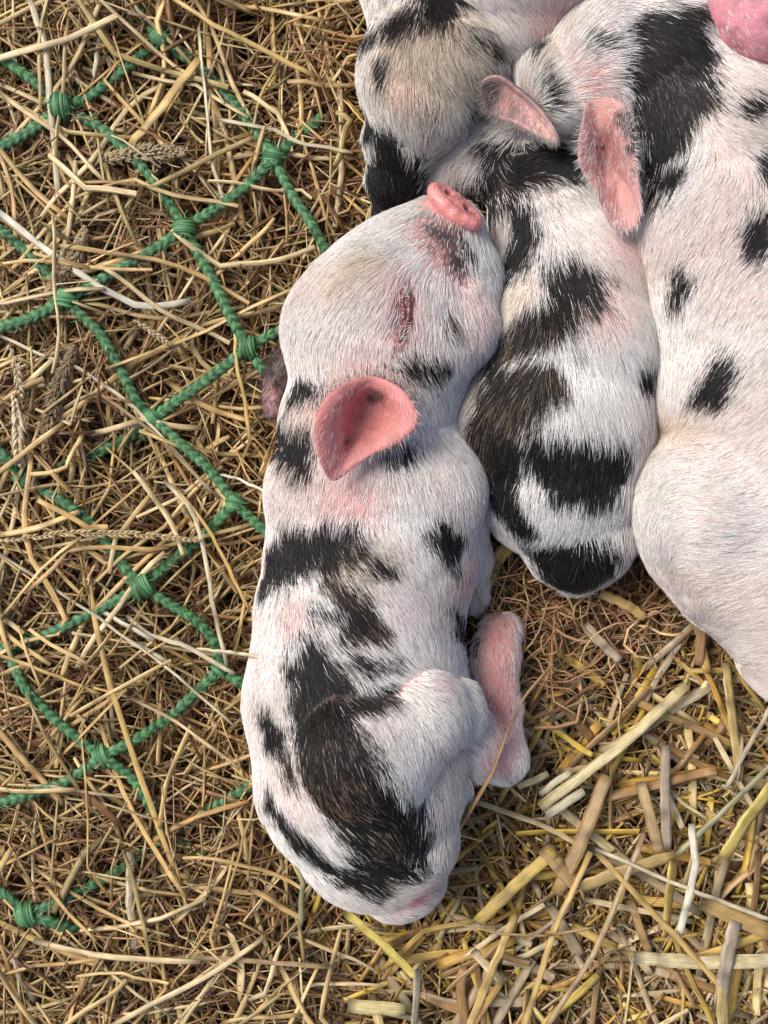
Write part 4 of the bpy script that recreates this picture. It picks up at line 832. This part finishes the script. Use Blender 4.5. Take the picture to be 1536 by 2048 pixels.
# ================================================================== NET
net = empty('hay_net', tuple(W(250, 800, 0.015))); tag(net, 'green knotted twine net stretched over the hay on the left', 'net'); norg = np.array(net.location)
GREEN = np.array([0.022, 0.064, 0.024]); GREEN2 = np.array([0.115, 0.30, 0.11])
def cord(pts, wpx, sag=0, seed=0, parent=net, name='cord'):
    pts = [(p + (74,))[:3] if len(p) == 2 else p for p in pts]
    a = np.array(pts, float); n0 = len(a); L = np.hypot(*np.diff(a[:, :2], axis=0).T).sum(); K = int(L / 2.6) + 6
    q = smooth_path(a, K)
    for _ in range(min(60, K)): q[1:-1] = q[1:-1] * .5 + (q[:-2] + q[2:]) * .25
    r_ = np.random.default_rng(seed); P = Wn(q[:, 0], q[:, 1], q[:, 2] * S); P[:, 2] += 0.0008 * noise3(P, 40) * 1.0
    tg = np.gradient(P, axis=0); tg /= np.linalg.norm(tg, axis=1, keepdims=True); sd = np.cross(tg, [0, 0, 1.]); sd /= np.linalg.norm(sd, axis=1, keepdims=True); up = np.cross(sd, tg)
    M = 20; ang = np.linspace(0, 2 * math.pi, M, endpoint=False)[None]; s = np.linspace(0, L, K)[:, None] + seed * 3
    # plaited relief : two families of strands crossing as chevrons
    lo = 18.0; left = np.sin(2 * math.pi * s / lo + ang * 2); right = np.sin(2 * math.pi * s / lo - ang * 2)
    chk = np.where(np.sin(ang * 2) > 0, left, right)
    R = wpx / 2 * S * (1 + 0.07 * chk + .05 * noise3(np.stack([s + 0 * ang, ang * 3 + 0 * s, s * 0 + ang * 0], -1), .3))
    V = P[:, None] + (sd[:, None] * np.cos(ang)[..., None] + up[:, None] * np.sin(ang)[..., None] * .72) * R[..., None]
    c = GREEN + (GREEN2 - GREEN) * np.clip(.45 + .4 * chk + .35 * noise3(np.stack([s + 0 * ang, ang * 2 + 0 * s, 0 * s * ang], -1), .12), 0, 1)[..., None]
    U = np.zeros((K, M, 3)); U[..., 0] = (s * S) ; U[..., 1] = ang * wpx / 2 * S + (np.where(np.sin(ang * 2) > 0, 1, -1) * s * S * .5)
    k = np.arange(K - 1)[:, None] * M; j = np.arange(M)[None]; F = np.stack([k + j, k + (j + 1) % M, k + M + (j + 1) % M, k + M + j], -1).reshape(-1, 4)
    V, c, U = V.reshape(-1, 3), c.reshape(-1, 3), U.reshape(-1, 3)
    nf = int(L / 9); i0 = r_.integers(0, K - 1, nf); st = P[i0] + up[i0] * wpx * .3 * S + sd[i0] * (r_.uniform(-.45, .45, nf) * wpx * S)[:, None]     # loose fibres standing off the twine
    fd = tg[i0] * r_.choice([-1, 1], nf)[:, None] + sd[i0] * r_.normal(0, .7, nf)[:, None] + np.array([0, 0, 1.]) * r_.uniform(0, .5, nf)[:, None]; t5 = np.linspace(0, 1, 5)[None, :, None]
    fp = st[:, None] + fd[:, None] * (r_.uniform(5, 15, nf) * S)[:, None, None] * t5 + sd[i0][:, None] * (r_.normal(0, 4, nf) * S)[:, None, None] * t5 ** 2
    fv, ff, fc, fu = sweep(fp, np.full(nf, 1.3 * S), np.ones(nf), GREEN2[None] * r_.uniform(.6, 1.5, (nf, 1)), 4, seed=seed)
    F = np.concatenate([F, ff + len(V)]); V = np.concatenate([V, fv]); c = np.concatenate([c, fc]); U = np.concatenate([U, fu])
    return mesh_obj(name, V - norg, F, M_ROPE, parent, cols=c, uvs=U)
def knot(px, py, z=84, r=21, seed=0, ang=0.6):
    """a lump wound with several turns of twine"""
    r_ = np.random.default_rng(seed); Vs, Fs, Cs, Us, off = [], [], [], [], 0; c0 = W(px, py, z * S)
    def tube(P, rad, g):
        nonlocal off
        K = len(P); tg = np.gradient(P, axis=0); tg /= np.linalg.norm(tg, axis=1, keepdims=True) + 1e-12; a = np.cross(tg, [.13, .2, .97]); a /= np.linalg.norm(a, axis=1, keepdims=True); b = np.cross(tg, a); M = 7; an = np.linspace(0, 2 * math.pi, M, endpoint=False)
        V = P[:, None] + (a[:, None] * np.cos(an)[None, :, None] + b[:, None] * np.sin(an)[None, :, None]) * rad
        k = np.arange(K - 1)[:, None] * M; j = np.arange(M)[None]; Fs.append(np.stack([k + j, k + (j + 1) % M, k + M + (j + 1) % M, k + M + j], -1).reshape(-1, 4) + off)
        Vs.append(V.reshape(-1, 3)); Cs.append(np.repeat((GREEN + (GREEN2 - GREEN) * g)[None], K * M, 0)); u = np.zeros((K, M, 3)); u[..., 0] = np.linspace(0, .01, K)[:, None] + g; u[..., 1] = an[None] * rad; Us.append(u.reshape(-1, 3)); off += K * M
    for fam, (da, cnt) in enumerate(((0, 7), (1.35, 5))):
        A_ = ang + da; ax = np.array([math.cos(A_), math.sin(A_), 0.0]); sx = np.array([-math.sin(A_), math.cos(A_), 0.0])
        for i in range(cnt):
            o = (i - (cnt - 1) / 2) / (cnt / 2) * .72; t = np.linspace(-.3, math.pi + .3, 16); rr = r * S * math.sqrt(max(.15, 1 - o * o)) * (1.0 if fam == 0 else .86) * r_.uniform(.92, 1.1)
            P = c0 + ax * (o * r * S) + (ax * .25 * r_.normal() * r * S) * (t - 1.57)[:, None] * .35 + sx * (np.cos(t) * rr)[:, None] + np.array([0, 0, 1.]) * (np.sin(t) * rr * .8)[:, None]
            tube(P, r * .17 * S, np.clip(r_.uniform(.1, 1.1), 0, 1))
    for i in range(5):                                                        # frayed ends
        a = r_.uniform(0, 6.28); t = np.linspace(0, 1, 6)[:, None]; P = c0 + np.array([0, 0, r * .5 * S]) + np.array([math.cos(a), math.sin(a), 0]) * t * r * S * r_.uniform(1, 1.7) + r_.normal(0, .0004, (6, 3)); tube(P, .00018, 1.0)
    mesh_obj('knot', np.concatenate(Vs) - norg, np.concatenate(Fs), M_ROPE, net, cols=np.concatenate(Cs), uvs=np.concatenate(Us))
knots = [(122, 212, 88, 26, .1), (318, 78, 62, 22, .8), (547, 315, 80, 21, 1.2), (368, 456, 90, 22, 1.6), (130, 598, 88, 23, 1.4), (495, 695, 86, 22, .2), (305, 836, 66, 20, .8), (470, 1005, 82, 19, 1.3), (284, 1172, 88, 25, .5), (442, 1335, 60, 17, .9), (205, 1512, 76, 23, .4), (52, 1828, 80, 25, .2), (12, 1300, 60, 20, .7), (46, 958, 68, 21, .9), (330, 1672, 44, 18, .5), (285, 868, 40, 14, .5)]
for i, (x, y, z, r, a) in enumerate(knots): knot(x, y, z + 9, r * .92, i, a)
cords = [
 [(-30, 95), (50, 148), (118, 205)], [(118, 220), (60, 262), (-20, 305)], [(130, 212), (180, 192), (265, 125), (315, 82, 56)], [(318, 76, 56), (285, 35, 50), (255, -20, 50)], [(320, 80, 56), (395, 130, 50), (460, 200, 56), (505, 250, 70), (545, 312)],
 [(130, 215), (210, 260), (300, 350), (340, 410), (366, 452)], [(368, 455), (440, 412), (495, 370), (545, 318)], [(548, 315), (600, 270, 60), (645, 235, 48)], [(548, 318), (580, 385), (625, 450), (668, 530, 70)], [(366, 460), (290, 508), (200, 560), (132, 598)],
 [(370, 460), (415, 540), (460, 630), (493, 692)], [(496, 695), (530, 675), (585, 650, 84)], [(497, 697), (515, 725), (545, 765, 76)], [(128, 600), (60, 638), (-25, 662)], [(-25, 440), (45, 495), (100, 550), (128, 595)], [(132, 602), (200, 665), (245, 745), (270, 800), (303, 834, 66)],
 [(306, 836, 66), (370, 790), (430, 748), (493, 698)], [(306, 838, 66), (365, 890), (420, 940), (468, 1002)], [(470, 1006), (500, 1035), (545, 1075, 76)], [(303, 838, 60), (250, 880, 40), (160, 920, 44), (50, 956, 64)], [(46, 958, 64), (15, 920), (-25, 880)], [(48, 960, 66), (120, 1000), (190, 1050), (235, 1120), (282, 1170)],
 [(285, 1170), (340, 1125, 60), (400, 1080, 50), (468, 1008)], [(286, 1175), (350, 1215), (400, 1245), (432, 1285, 64)], [(282, 1175), (210, 1212), (110, 1262), (15, 1300, 60)], [(14, 1300, 60), (-25, 1315, 60)], [(14, 1304, 60), (50, 1380), (110, 1440), (170, 1490), (203, 1510)],
 [(206, 1512), (270, 1480), (340, 1435, 60), (440, 1338, 54)], [(432, 1285, 62), (440, 1335, 54), (480, 1365, 54), (530, 1400, 46)], [(203, 1515), (130, 1565), (60, 1588), (-25, 1615)], [(208, 1516), (265, 1555), (300, 1610), (330, 1670, 44)], [(330, 1672, 40), (420, 1620, 44), (520, 1560, 52)], [(332, 1674, 42), (370, 1690, 44), (410, 1710, 36)],
 [(50, 1828), (20, 1800), (-25, 1765)], [(56, 1830), (100, 1845), (155, 1862, 66)], [(54, 1828), (110, 1808), (180, 1772, 60), (250, 1735, 44), (330, 1672, 36)]]
for i, c_ in enumerate(cords): cord([(q[0], q[1], (q[2] if len(q) > 2 else 84) + 9 + 5 * math.sin(q[0] * .05 + i)) for q in c_], (20, 21.5, 19)[i % 3], seed=i + 1)
